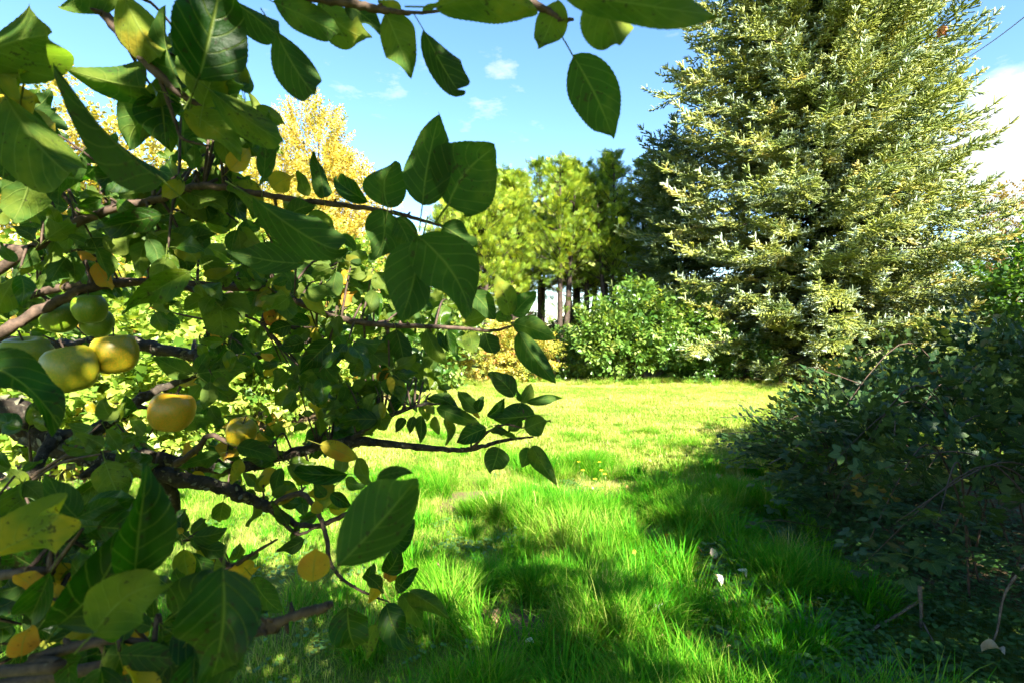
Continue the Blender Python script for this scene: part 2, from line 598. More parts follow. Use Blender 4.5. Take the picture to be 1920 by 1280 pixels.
M_APPLE = apple_skin()


def ground_mat():
    m, n, L, out = new_mat('lawn_soil_and_moss')
    geo = n.new('ShaderNodeNewGeometry')
    P = geo.outputs['Position']
    a = noise_tex(n, L, 0.9, 5.0, P)
    b = noise_tex(n, L, 7.0, 6.0, P, 0.65)
    c = noise_tex(n, L, 60.0, 4.0, P, 0.7)
    green = ramp(n, [(0.3, (0.06, 0.105, 0.014)), (0.5, (0.12, 0.165, 0.022)), (0.7, (0.20, 0.215, 0.04))])
    L.new(mth(n, L, 'ADD', mth(n, L, 'MULTIPLY', b, 0.6), mth(n, L, 'MULTIPLY', c, 0.4)), green.inputs[0])
    brown = ramp(n, [(0.3, (0.065, 0.042, 0.022)), (0.7, (0.20, 0.14, 0.075))])
    L.new(c, brown.inputs[0])
    k = mth(n, L, 'MULTIPLY', mth(n, L, 'SUBTRACT', mth(n, L, 'ADD', mth(n, L, 'MULTIPLY', a, 0.6), mth(n, L, 'MULTIPLY', b, 0.5)), 0.60), 7.0, clamp=True)
    # bare leaf litter under the spruce and along the shrub bed, with ragged edges
    sp = n.new('ShaderNodeSeparateXYZ')
    L.new(P, sp.inputs[0])

    def bed(cx, cy, rx, ry):
        dx = mth(n, L, 'DIVIDE', mth(n, L, 'SUBTRACT', sp.outputs[0], cx), rx)
        dy = mth(n, L, 'DIVIDE', mth(n, L, 'SUBTRACT', sp.outputs[1], cy), ry)
        r2 = mth(n, L, 'ADD', mth(n, L, 'MULTIPLY', dx, dx), mth(n, L, 'MULTIPLY', dy, dy))
        return mth(n, L, 'MULTIPLY', mth(n, L, 'SUBTRACT', 1.15, mth(n, L, 'ADD', r2, mth(n, L, 'MULTIPLY', b, 0.4))), 4.0, clamp=True)
    litter = bed(10.5, 18.3, 6.6, 4.2)
    for args in ((-4.9, 6.1, 1.4, 1.6), (-4.2, 9.0, 1.2, 2.2), (-4.0, 12.2, 1.4, 2.0), (4.2, 16.6, 2.2, 1.2), (3.6, 4.0, 1.6, 1.5), (0.0, 2.75, .20, .34), (-.30, 4.7, .55, .40), (.35, 4.55, .4, .3)):
        litter = mth(n, L, 'MAXIMUM', litter, bed(*args))
    k = mth(n, L, 'MAXIMUM', mth(n, L, 'MULTIPLY', k, 0.75), litter)
    col = mixc(n, L, k, green.outputs[0], brown.outputs[0])
    p = n.new('ShaderNodeBsdfPrincipled')
    L.new(col, p.inputs['Base Color'])
    p.inputs['Roughness'].default_value = 0.9
    p.inputs['Specular IOR Level'].default_value = 0.15
    bp = n.new('ShaderNodeBump')
    bp.inputs['Strength'].default_value = 0.9
    bp.inputs['Distance'].default_value = 0.03
    L.new(mth(n, L, 'ADD', b, c), bp.inputs['Height'])
    L.new(bp.outputs[0], p.inputs['Normal'])
    L.new(p.outputs[0], out.inputs['Surface'])
    return m


# ------------------------------------------------------------------ ground
def ground_z(x, y):
    f = max(0.0, min(1.0, (26 - math.hypot(x, y)) / 10))
    return f * (0.05 * mnoise.noise(Vector((x * 0.7, y * 0.7, 3.1))) + 0.035 * mnoise.noise(Vector((x * 2.1, y * 2.1, 7.7))))


def build_ground():
    xs = np.concatenate([[-1500, -400, -120, -60, -40], np.arange(-30, 30.01, 0.4), [40, 60, 120, 400, 1500]])
    ys = np.concatenate([[-1500, -400, -100, -40, -20], np.arange(-10, 32.01, 0.4), [45, 80, 200, 600, 2000]])
    nx, ny = len(xs), len(ys)
    v = [(x, y, ground_z(x, y)) for y in ys for x in xs]
    f = [(j * nx + i, j * nx + i + 1, (j + 1) * nx + i + 1, (j + 1) * nx + i) for j in range(ny - 1) for i in range(nx - 1)]
    mb = MB()
    mb.add(v, f)
    o = mb.obj('ground', ground_mat())
    tag(o, 'mossy garden lawn with bare soil patches reaching back to the trees', 'ground', kind='structure')


build_ground()


# ------------------------------------------------------------------ leaf and spray shapes
def leaf_profile(t):
    """half width of an ovate leaf at t in 0..1 (max 0.5)"""
    w = 0.52 * (max(0.0, math.sin(math.pi * min(1.0, t ** 0.74))) ** 0.78) * (1 - 0.15 * t)
    return w * (1 - 0.45 * ((t - 0.8) / 0.2) * (1 - t) / 0.1 * 0.4 if t > 0.8 else 1)


def add_leaf(mb, w=0.55, fold=0.25, droop=0.25, curl=0.1, wave=0.05, seg=11, half=3, serr=0.018, petiole=0.28, prad=0.012, seed=0, mi=0, z=0.5,
             origin=None, M=None, size=1.0, twist=0.0, side=0.0):
    """blade from (0,0,0) to (0,1,0), upper face +Z, its stalk leaving backwards; transformed by M, size, origin"""
    r = random.Random(seed)
    ph = r.uniform(0, 6.28)
    ctr, ang = [], -droop * 0.5
    y = zz = 0.0
    for i in range(seg + 1):
        ctr.append((y, zz, ang))
        y += math.cos(ang) / seg
        zz -= math.sin(ang) / seg
        ang += droop / seg * (0.5 + i / seg)
    ey, ez = ctr[-1][0], ctr[-1][1]
    k = math.hypot(ey, ez)
    ca, sa = ey / k, ez / k
    verts, uv, faces = [], [], []
    row = 2 * half + 1
    for i, (cy, cz, an) in enumerate(ctr):
        t = i / seg
        hw = leaf_profile(t) * w
        for j in range(-half, half + 1):
            u = j / half
            e = abs(u)
            x = u * hw
            zl = e * hw * math.tan(fold) * (1 - 0.2 * e) + curl * hw * 1.6 * e ** 2.2 + wave * e * math.sin(t * 9 + ph + (1.7 if u > 0 else 0)) * (0.3 + t)
            if e > 0.99 and serr and 0 < i < seg:
                x += math.copysign(serr * (1 if i % 2 else -0.6), u) * min(1, hw * 6)
            if twist or side:
                ct, st_ = math.cos(twist * (t - 0.3)), math.sin(twist * (t - 0.3))
                x, zl = x * ct - zl * st_, x * st_ + zl * ct
                x += side * math.sin(math.pi * t)
            yy, zz2 = cy + e * hw * 0.05, cz + zl
            yy, zz2 = (yy * ca + zz2 * sa) / k, (zz2 * ca - yy * sa) / k
            verts.append((x, yy, zz2))
            uv.append((u, t, z if mi else abs(x)))
    for i in range(seg):
        for j in range(row - 1):
            faces.append((i * row + j, i * row + j + 1, (i + 1) * row + j + 1, (i + 1) * row + j))
    if petiole:
        n0 = len(verts)
        bend = r.uniform(-0.06, 0.06)
        pp = [(0, 0.06, 0.0), (bend * 0.4, -petiole * 0.5, -0.02), (bend, -petiole, -0.05)]
        for (px, py, pz) in pp:
            for q in range(3):
                a = 2.094 * q
                verts.append((px + prad * math.cos(a), py, pz - 0.006 + prad * math.sin(a)))
                uv.append((0.0, 0.5, 0.5))
        for i in range(2):
            for q in range(3):
                q2 = (q + 1) % 3
                faces.append((n0 + i * 3 + q, n0 + (i + 1) * 3 + q, n0 + (i + 1) * 3 + q2, n0 + i * 3 + q2))
    if M is not None or size != 1.0:
        M = M if M is not None else Matrix.Identity(3)
        o = origin if origin is not None else Vector((0, 0, 0))
        verts = [o + M @ (Vector(v) * size) for v in verts]
    mb.add(verts, faces, uv, mi)


def dir_frame(d, up, roll=0.0):
    d = Vector(d).normalized()
    x = d.cross(Vector(up))
    if x.length < 1e-3:
        x = d.cross(Vector((1, 0.2, 0)))
    x.normalize()
    z = x.cross(d)
    M = Matrix((x, d, z)).transposed()
    if roll:
        M = M @ Matrix.Rotation(roll, 3, 'Y')
    return M


def small_leaf(mb, o, d, up, L, w, fold=0.3, z=0.5):
    """six-sided folded leaf: 4 triangles a side"""
    M = dir_frame(d, up)
    prof = ((0, 0), (0.28, 0.42), (0.62, 0.40), (1.0, 0.0))
    v, uv = [], []
    for t, h in prof:
        dz = -0.22 * t * t
        if h == 0:
            v.append(o + M @ (Vector((0, t, dz)) * L))
            uv.append((0, t, z))
        else:
            for s in (-1, 0, 1):
                v.append(o + M @ (Vector((s * h * w, t, dz + abs(s) * h * w * fold)) * L))
                uv.append((s, t, z))
    f = [(0, 1, 2), (0, 2, 3), (1, 4, 5, 2), (2, 5, 6, 3), (4, 7, 5), (5, 7, 6)]
    mb.add(v, [x[::-1] for x in f], uv)


def lobed_leaf(mb, o, d, up, L, z=0.5):
    """five-lobed leaf"""
    M = dir_frame(d, up)
    pts = [(0, 0), (0.42, -0.06), (0.36, 0.18), (0.66, 0.34), (0.40, 0.52), (0.34, 0.62), (0, 1.05), (-0.34, 0.62), (-0.40, 0.52), (-0.66, 0.34), (-0.36, 0.18), (-0.42, -0.06)]
    v = [o + M @ (Vector((0, 0.40, 0)) * L)]
    uv = [(0, 0.4, z)]
    for x, y in pts:
        v.append(o + M @ (Vector((x, y, 0.14 * abs(x) - 0.18 * y * y)) * L))
        uv.append((x * 1.5, y, z))
    mb.add(v, [(0, i + 1, (i + 1) % 12 + 1)[::-1] for i in range(12)], uv)


def clump(name, mat, n, leaf, length, kind='small', w=0.8, spread=1.0, seed=0):
    """a leafy shoot: stem along +Y, leaves set round it"""
    r = random.Random(seed)
    mb = MB()
    mb.tube([(0, 0, 0), (0.01, length * 0.5, 0.02), (0, length, 0)], [leaf * 0.05, leaf * 0.04, leaf * 0.02], 3, cap=False)
    for i in range(n):
        t = (i + 0.6) / n
        a = i * 2.4 + r.uniform(-0.5, 0.5)
        side = Vector((math.cos(a), 0, math.sin(a)))
        d = (side * spread + Vector((0, 0.55 + 0.5 * t, 0)) + Vector((r.uniform(-.3, .3), r.uniform(-.3, .3), r.uniform(-.3, .3)))).normalized()
        up = (Vector((0, 0.5, 0)) + Vector((0, 0, 0.9)) - side * 0.1 + Vector((r.uniform(-.4, .4), r.uniform(-.4, .4), r.uniform(-.4, .4)))).normalized()
        o = Vector((0, length * t, 0)) + side * leaf * 0.25
        s = leaf * r.uniform(0.7, 1.2)
        if kind == 'small':
            small_leaf(mb, o, d, up, s, w, r.uniform(0.1, 0.5), r.random())
        else:
            lobed_leaf(mb, o, d, up, s, r.random())
    return mb.proto(name, mat)


def crown_points(lobes, dens, shell=0.55, seed=0, rough=0.22):
    """points spread through ellipsoid lobes, more of them near the outside; returns pos, outward dir"""
    g = np.random.default_rng(seed)
    P, D = [], []
    for (c, r) in lobes:
        c, r = np.array(c, float), np.array(r, float)
        area = 4 * math.pi * ((((r[0] * r[1]) ** 1.6 + (r[0] * r[2]) ** 1.6 + (r[1] * r[2]) ** 1.6) / 3) ** (1 / 1.6))
        n = int(area * dens)
        u = unit(g.normal(size=(n, 3)))
        k = shell + (1 - shell) * g.random(n) ** 0.6
        bump = np.array([mnoise.noise(Vector(x * 2.3) + Vector(c)) + 0.6 * mnoise.noise(Vector(x * 5.1) - Vector(c)) for x in u])
        k = k * (1 + rough * bump)
        keep = g.random(n) < np.clip(0.9 + bump * 1.1, 0.22, 1.0)
        p = c + u * r * k[:, None]
        P.append(p[keep])
        D.append(unit(u / r * r.mean())[keep])
    return np.concatenate(P), np.concatenate(D)


def inside_other(P, lobes, own, k=0.7):
    m = np.zeros(len(P), bool)
    for i, (c, r) in enumerate(lobes):
        m |= (((P - np.array(c)) / np.array(r)) ** 2).sum(1) < k * k
    return m


def broadleaf(name, base, lobes, protos, dens, label, cat, trunk_r, mat_bark, tint=(0.5, 0.2), size=(0.8, 1.25), group=None, shell=0.55,
              seed=0, up=0.5, limbs=True, rough=0.22, min_z=0.06, droop=0.0, tint_z=None, single=0, single_mesh=None, stems=1):
    """a tree or shrub: trunk or stems, limbs to its lobes, a crown of leafy shoots"""
    g = np.random.default_rng(seed + 5)
    rr = random.Random(seed + 9)
    base = Vector(base)
    t = empty(name, base)
    tag(t, label, cat, group)
    lob = sorted(lobes, key=lambda l: l[0][2])
    top = max(l[0][2] for l in lob)
    # stems
    for s in range(stems):
        off = Vector((rr.uniform(-1, 1), rr.uniform(-1, 1), 0)) * (0.0 if stems == 1 else 0.35)
        c = Vector(lob[s % len(lob)][0]) if stems > 1 else Vector((sum(l[0][0] for l in lob) / len(lob), sum(l[0][1] for l in lob) / len(lob), top))
        mb = MB()
        path, rad = smooth_path([base + off + Vector((0, 0, -0.1)), base + off * 1.2 + Vector((rr.uniform(-.1, .1), rr.uniform(-.1, .1), (c.z - base.z) * 0.35)),
                                 (base + off).lerp(c, 0.7) + Vector((rr.uniform(-.15, .15), rr.uniform(-.15, .15), 0)), c],
                                [trunk_r * 1.3, trunk_r, trunk_r * 0.7, trunk_r * 0.3], 5)
        mb.tube(path, rad, 8, wob=0.25)
        mb.obj('trunk' if stems == 1 else 'stem', mat_bark, t)
    if limbs:
        for (c, r) in lob:
            for _ in range(3):
                c2 = Vector(c) + Vector((rr.uniform(-.6, .6) * r[0], rr.uniform(-.6, .6) * r[1], rr.uniform(-.3, .7) * r[2]))
                z0 = base.z + (c2.z - base.z) * rr.uniform(0.25, 0.6)
                st = base.lerp(Vector((c[0], c[1], c[2])), 0.0) + Vector((0, 0, z0 - base.z))
                tc = Vector((sum(l[0][0] for l in lob) / len(lob), sum(l[0][1] for l in lob) / len(lob), top))
                st = base.lerp(tc, max(0, min(1, (z0 - base.z) / max(0.1, top - base.z))))
                mb = MB()
                path, rad = smooth_path([st, st.lerp(c2, 0.5) + Vector((0, 0, 0.12 * r[2])), c2], [trunk_r * 0.5, trunk_r * 0.32, trunk_r * 0.1], 4)
                mb.tube(path, rad, 5)
                mb.obj('limb', mat_bark, t)
    P, D = crown_points(lob, dens, shell, seed, rough)
    keep = (P[:, 2] > min_z)
    P, D = P[keep], D[keep]
    d = unit(D + np.array([0, 0, up]) + g.normal(size=P.shape) * 0.45 - np.array([0, 0, droop]))
    M = rot_frames(d, np.tile([0, 0, 1.0], (len(P), 1)) + g.normal(size=P.shape) * 0.35)
    tn = np.clip(g.normal(tint[0], tint[1], len(P)), 0.0, 1.0)
    if tint_z is not None:
        tn = np.clip(tn + tint_z * (P[:, 2] - P[:, 2].mean()) / max(1e-3, np.ptp(P[:, 2])), 0, 1)
    sc = g.uniform(size[0], size[1], len(P))
    scatter('crown', t, protos, P, M, sc, tn)
    return t


# ------------------------------------------------------------------ spruces
def spruce_spray(name, seed, shoots=8, white=0.5):
    r = random.Random(seed)
    mb = MB()

    def shoot(o, d, up, L, glauc):
        d = d.normalized()
        M = dir_frame(d, up)
        vv, uu = [], []
        for k, (t, rr) in enumerate(((0.0, 0.013), (0.35, 0.023), (0.8, 0.020), (1.0, 0.006))):
            for q in range(5):
                an = q * 1.2566 + k * 0.6
                e = M @ Vector((math.cos(an), 0, math.sin(an)))
                vv.append(o + d * (L * t) + e * rr * r.uniform(0.75, 1.25))
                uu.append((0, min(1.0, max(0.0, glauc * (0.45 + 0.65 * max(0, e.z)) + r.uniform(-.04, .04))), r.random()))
        ff = [(k * 5 + q, k * 5 + (q + 1) % 5, (k + 1) * 5 + (q + 1) % 5, (k + 1) * 5 + q) for k in range(3) for q in range(5)]
        mb.add(vv, ff, uu)
        nn = max(16, int(L * 150))
        for i in range(nn):
            t = (i + 0.5) / nn
            a = i * 2.4 + r.uniform(-.4, .4)
            sx, sz = math.cos(a), math.sin(a)
            ln = 0.050 * (1.0 - 0.25 * abs(t - 0.5)) * r.uniform(0.85, 1.15)
            b0 = o + d * (L * t)
            nd = (M @ Vector((sx, 0.95, sz * 0.75))).normalized()
            q = nd.cross(d).normalized() * 0.0055
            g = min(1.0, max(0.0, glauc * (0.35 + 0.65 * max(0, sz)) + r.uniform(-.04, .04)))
            mb.add([b0 - q, b0 + q, b0 + nd * ln], [(0, 1, 2)], [(0, g, r.random())] * 3)
    n = shoots
    axis = lambda t: Vector((0, t, -0.10 * math.sin(t * 2.6) + 0.08 * t * t))
    mb.tube([axis(i / 5) for i in range(6)], [0.008, 0.007, 0.006, 0.005, 0.004, 0.003], 3, cap=False)
    for i in range(n):
        t = 0.12 + 0.82 * i / (n - 1)
        for s in (-1, 1):
            L = (0.36 * (1 - t) + 0.14) * r.uniform(0.75, 1.2)
            d = Vector((s * (1.0 - 0.35 * t), 0.85 + 0.4 * t, r.uniform(-.25, .12)))
            gl = white * (0.05 + 0.40 * t) * r.uniform(0.3, 1.0)
            shoot(axis(t), d, Vector((0, 0, 1)), L, gl)
            if L > 0.26 and r.random() < 0.8:
                o2 = axis(t) + d.normalized() * L * 0.45
                shoot(o2, d + Vector((0, 0.9, r.uniform(-.1, .25))), Vector((0, 0, 1)), L * 0.55, gl)
        if r.random() < 0.45:
            shoot(axis(t), Vector((r.uniform(-.5, .5), 0.6, 0.8)), Vector((0, 1, 0)), 0.19 * r.uniform(0.7, 1.2), white * 1.6)
    for a in (-0.45, 0.0, 0.5):
        shoot(axis(1.0), Vector((math.sin(a), math.cos(a), 0.25)), Vector((0, 0, 1)), 0.24 * r.uniform(0.8, 1.2), white * 1.7)
    shoot(axis(0.96), Vector((r.uniform(-.2, .2), 0.35, 1.0)), Vector((0, 1, 0)), 0.24, white * 1.9)
    return mb.proto(name, M_SPRUCE)


SPR = [spruce_spray('spruce_spray', 20 + i, 5 + i % 2, (0.12, 0.40, 0.16, 0.68, 0.12)[i]) for i in range(5)]
SPR_SHADED = [spruce_spray('shaded_spruce_spray', 40 + i, 5, 0.12) for i in range(3)]


def spruce(name, base, H, prof, z0, label, protos, whorl=0.36, per=8, tint=(0.55, 0.2), seed=0, lean=(0, 0), scale=1.0, bare=0, cones=False, front_only=True):
    r = random.Random(seed)
    base = Vector(base)
    t = empty(name, base)
    tag(t, label, 'tree')
    ax = lambda z: base + Vector((lean[0] * z / H, lean[1] * z / H, z))
    mb = MB()
    zs = [H * i / 14 for i in range(15)]
    mb.tube([ax(z) - Vector((0, 0, 0.1 if z == 0 else 0)) for z in zs], [0.30 * (H / 20) * (1 - z / H) ** 0.8 + 0.02 for z in zs], 10, wob=0.2)
    mb.obj('trunk', M_TRUNK, t)
    P, D, U, S, T = [], [], [], [], []
    lm = MB()
    z = z0
    wi = 0
    tips = []
    while z < H - 0.2:
        RR = prof(z)
        nb = max(4, int(per * (0.55 + 0.45 * RR / prof(z0))))
        a0 = r.uniform(0, 6.28)
        for b in range(nb):
            a = a0 + 2 * math.pi * (b + r.uniform(-.3, .3)) / nb
            az = Vector((math.sin(a), -math.cos(a), 0))
            if front_only and az.y > 0.62 and r.random() < 0.6:
                continue
            L = RR * r.choice((r.uniform(0.45, 0.8), r.uniform(0.75, 1.0))) * (1.12 if r.random() < 0.12 else 1.0)
            if front_only and az.x > 0.25:
                L *= 0.86 if z < 7 else 0.72
            rise = 0.26 * (z / H) + r.uniform(-.08, .10) - 0.02
            o = ax(z)
            side = Vector((-az.y, az.x, 0))
            sw = r.uniform(-.12, .12)

            def path(s):
                return o + az * (L * s) + side * (sw * L * s * s) + Vector((0, 0, L * (rise * s - 0.30 * s * s + 0.22 * s ** 3)))
            pp = [path(k / 7) for k in range(8)]
            lm.tube(pp, [0.035 * (1 - k / 7.6) * min(1, L / 4) + 0.004 for k in range(8)], 4, cap=False)
            s_in = max(0.10, 1 - 3.4 / max(L, 0.1))
            s = s_in
            step = 0.105 / max(L, 0.5)
            sgn = 1
            while s < 1.0:
                p = path(s)
                tg = (path(min(1, s + 0.03)) - path(s - 0.03)).normalized()
                ang = r.uniform(0.65, 1.05) * (1 - 0.45 * s)
                d = (tg * math.cos(ang) + side * sgn * math.sin(ang) + Vector((0, 0, r.uniform(-.75, .08) + 0.15 * s))).normalized()
                P.append(p)
                D.append(d)
                U.append(Vector((r.uniform(-.5, .5), r.uniform(-.8, .2), 1)))
                S.append(scale * r.uniform(0.65, 1.05) * (1.0 - 0.25 * s) * (1.0 if z < 6 else 1.0 + 0.02 * (z - 6)))
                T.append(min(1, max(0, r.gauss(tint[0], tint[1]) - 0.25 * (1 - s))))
                sgn = -sgn
                s += step * r.uniform(0.7, 1.3)
            P.append(path(0.97))
            D.append((path(1.0) - path(0.9)).normalized() + Vector((0, 0, 0.12)))
            U.append(Vector((0, 0, 1)))
            S.append(scale * r.uniform(0.7, 1.05))
            T.append(min(1, max(0, r.gauss(tint[0] - .05, tint[1]))))
            tips.append(path(0.93))
        z += whorl * r.uniform(0.75, 1.25)
    # leader
    for k in range(4):
        P.append(ax(H - 0.6 + 0.15 * k)); D.append(Vector((0.1 * k - .2, 0.1, 1))); U.append(Vector((1, 0, 0))); S.append(scale * 0.9); T.append(tint[0])
    tag(lm.obj('branches', M_TRUNK, t), kind='stuff')
    P, D, U = np.array([tuple(p) for p in P]), np.array([tuple(p) for p in D]), np.array([tuple(p) for p in U])
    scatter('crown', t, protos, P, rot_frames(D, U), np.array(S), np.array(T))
    if cones:
        cm = MB()
        for i in range(7):
            a = i * 2.4
            rad = [0.004, 0.018, 0.022, 0.020, 0.012, 0.003]
            cm_p = [Vector((0, 0, -0.022 * k)) for k in range(6)]
        cm.tube(cm_p, rad, 7, wob=0.3)
        for k in range(1, 5):
            for q in range(6):
                an = q * 1.047 + k * 0.5
                e = Vector((math.cos(an), math.sin(an), 0))
                o = Vector((0, 0, -0.022 * k)) + e * rad[k] * 0.8
                sd = Vector((-e.y, e.x, 0)) * 0.009
                cm.add([o - sd, o + sd, o + e * 0.010 + Vector((0, 0, -0.016))], [(0, 1, 2)], [(0, 0, 0.5)] * 3)
        cme = cm.mesh('cone', M_CONE)
        for (px, py) in ((1745, 47), (1768, 50), (1712, 130), (1848, 155), (1460, 52), (1752, 44), (1716, 134)):
            want = pt(px, py, 15.0)
            best = min(tips, key=lambda q: (Vector(project(q)[:2] if project(q) else (9e9, 9e9)) - Vector((px, py))).length + (0 if q.y < base.y else 400))
            c = link('cone', cme, t, best - base + Vector((r.uniform(-.1, .1), r.uniform(-.1, .1), -0.05)))
            c.scale = (2.2, 2.2, 2.4)
    return t


SPRUCE_BASE = (10.45, 17.5, 0)
spruce('spruce_tree', SPRUCE_BASE, 20.5, lambda z: 5.85 * max(0.0, 1 - (max(z, 0) / 21.5) ** 2.3) * (0.86 + 0.14 * min(1, z / 2.5)), 0.9,
       'huge blue-green spruce with silvery shoot tips filling the upper right sky', SPR, whorl=0.40, per=14, seed=3, cones=True, tint=(0.60, 0.2))
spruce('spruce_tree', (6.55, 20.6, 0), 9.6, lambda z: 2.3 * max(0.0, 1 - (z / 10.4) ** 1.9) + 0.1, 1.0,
       'smaller spruce, tinted dull for shade, standing between the cypress row and the huge spruce', SPR_SHADED, whorl=0.36, per=8, seed=8, tint=(0.22, 0.15))  # low tint puts the shade it stands in into its needle colour


# ------------------------------------------------------------------ cypress row
def cypress_spray(name, seed):
    r = random.Random(seed)
    mb = MB()

    def strip(a, b, w, z):
        d = (b - a).normalized()
        s = d.cross(Vector((0, 0, 1)))
        s = s.normalized() * w if s.length > 1e-3 else Vector((w, 0, 0))
        mb.add([a - s * 0.6, a + s * 0.6, a.lerp(b, 0.6) + s, b, a.lerp(b, 0.6) - s], [(0, 1, 2, 4), (4, 2, 3)], [(0, 0.2, z), (0, 0.2, z), (0, 0.6, z), (0, 1, z), (0, 0.6, z)])
    for i in range(13):
        t = 0.05 + 0.9 * i / 12
        o = Vector((0, t, -0.15 * t * t))
        for s in (-1, 1):
            L = (0.42 * (1 - t) + 0.12) * r.uniform(0.7, 1.15)
            d = Vector((s * 0.85, 0.75, r.uniform(-.25, .2))).normalized()
            z = r.random()
            tip = o + d * L
            strip(o, tip, 0.007, z)
            for k in range(5):
                q = o.lerp(tip, 0.2 + 0.17 * k)
                for s2 in (-1, 1):
                    dd = (d + Vector((s2 * 0.5, 0.55 - 0.5 * s2 * s, r.uniform(-.35, .25)))).normalized()
                    strip(q, q + dd * L * 0.36 * r.uniform(0.7, 1.2), 0.0065, z)
    mb.tube([(0, 0, 0), (0, 0.5, -0.04), (0, 1, -0.15)], [0.012, 0.008, 0.003], 3, cap=False)
    return mb.proto(name, M_CYPRESS)


CYP = [cypress_spray('cypress_spray', 60 + i) for i in range(4)]


def cypress(base, H, z_fol, width, label, seed, tint, lean=0.0, right_dark=0.0):
    r = random.Random(seed)
    base = Vector(base)
    t = empty('cypress_tree', base)
    tag(t, label, 'tree', 'cypress trees in a row behind the lawn')
    P, D, S, T = [], [], [], []
    n_st = r.choice((2, 3))
    lm = MB()
    for s in range(n_st):
        a = r.uniform(0, 6.28)
        ox, oy = math.cos(a) * 0.35 * (s > 0), math.sin(a) * 0.25 * (s > 0)
        hh = H * (1.0 if s == 0 else r.uniform(0.78, 0.97))
        ctrl = [base + Vector((ox * 0.4, oy * 0.4, -0.1)), base + Vector((ox, oy, hh * 0.3)), base + Vector((ox * 1.6 + lean * 0.5, oy * 1.6, hh * 0.65)), base + Vector((ox * 2.1 + lean, oy * 2, hh))]
        path, rad = smooth_path(ctrl, [0.16, 0.12, 0.07, 0.02], 7)
        mb = MB()
        mb.tube(path, rad, 8, wob=0.3)
        mb.obj('trunk' if s == 0 else 'side_stem', M_TRUNK, t)
        z = z_fol * r.uniform(0.8, 1.1)
        while z < hh:
            k = z / hh
            q = path[min(len(path) - 1, int(k * (len(path) - 1)))]
            w = width * (0.45 + 0.75 * math.sin(math.pi * min(1, (k - 0.25) / 0.75) ** 0.9) ) * (1.1 - 0.75 * k ** 4)
            for b in range(3):
                a = r.uniform(0, 6.28)
                L = w * r.uniform(0.35, 1.1)
                e = Vector((math.cos(a), math.sin(a), r.uniform(0.3, 0.9))).normalized()
                tipp = q + e * L
                lm.tube([q, q.lerp(tipp, 0.5) - Vector((0, 0, 0.05)), tipp], [0.022, 0.014, 0.004], 3, cap=False)
                for j in range(16):
                    f = r.uniform(0.3, 1.0)
                    pp = q.lerp(tipp, f) + Vector((r.uniform(-.15, .15), r.uniform(-.15, .15), r.uniform(-.12, .12)))
                    P.append(pp)
                    D.append(e * 0.8 + Vector((r.uniform(-.6, .6), r.uniform(-.6, .6), r.uniform(-.2, .7))))
                    S.append(r.uniform(0.17, 0.34))
                    T.append(min(1, max(0, r.gauss(tint, 0.18))))
            z += 0.16
        # thin dead side twigs low on the stem
        for _ in range(16):
            zz = r.uniform(1.4, z_fol + 0.6)
            q = path[min(len(path) - 1, int(zz / hh * (len(path) - 1)))]
            a = r.uniform(0, 6.28)
            e = q + Vector((math.cos(a) * r.uniform(.4, 1.0), math.sin(a) * .5, r.uniform(0.2, 0.9)))
            lm.tube([q, q.lerp(e, 0.5) + Vector((0, 0, -0.06)), e], [0.016, 0.010, 0.003], 3, cap=False)
            for f in (0.6, 0.8, 1.0) if r.random() < 0.6 else ():
                P.append(q.lerp(e, f) + Vector((r.uniform(-.1, .1), 0, r.uniform(-.1, .1)))); D.append(Vector((r.uniform(-1, 1), r.uniform(-.6, .6), r.uniform(-.8, .5)))); S.append(r.uniform(.25, .5)); T.append(max(0, tint - 0.25))
    tag(lm.obj('branches', M_TRUNK, t), kind='stuff')
    P, D = np.array([tuple(p) for p in P]), np.array([tuple(p) for p in D])
    U = unit(P - np.array([base.x, base.y, 0]))  * np.array([1.3, 1.3, 0.0]) + np.array([0, -0.3, 0.5]) + rng.normal(size=P.shape) * 0.8
    scatter('crown', t, CYP, P, rot_frames(D, U), np.array(S), np.array(T))


for i, (px, H, zf, w, tn, lab) in enumerate((
        (880, 8.9, 2.6, 2.0, .45, 'cypress in the rear rank behind the gap between the first two of the row'),
        (945, 9.4, 3.6, 2.0, .42, 'cypress in the rear rank behind the gap before the third of the row'),
        (1012, 9.7, 4.0, 2.0, .42, 'cypress in the rear rank just left of the thick-trunked one'),
        (1078, 9.8, 4.0, 2.0, .40, 'cypress in the rear rank just right of the thick-trunked one'),
        (1135, 9.8, 3.8, 2.0, .36, 'cypress in the rear rank behind the two nearest the spruce'),
        (845, 7.6, 2.4, 1.9, .56, 'golden-green cypress at the end of the row beside the yellow birch'),
        (912, 8.3, 3.4, 1.8, .54, 'golden-green cypress second from the birch end of the row'),
        (972, 8.7, 3.9, 1.8, .52, 'golden-green cypress third from the birch end of the row'),
        (1050, 9.0, 4.2, 1.8, .50, 'tall golden-green cypress with a thick bare trunk, middle of the row'),
        (1100, 8.9, 4.0, 1.7, .46, 'green cypress just right of the thick-trunked one, its bare trunk against white sky'),
        (1150, 9.2, 3.8, 1.7, .42, 'green cypress second from the spruce end of the row'),
        (1205, 9.2, 3.2, 1.6, .42, 'cypress at the spruce end of the row, tinted darker for shade'))):
    g0 = pt(px, 640, 24.6 + 0.5 * (i % 2) if i < 5 else 22.0 + (i % 2) * 1.2)
    cypress((g0.x, g0.y, 0), H, zf, w, lab, 70 + i, tn)  # tint falls along the row: the spruce's shade put into foliage colour

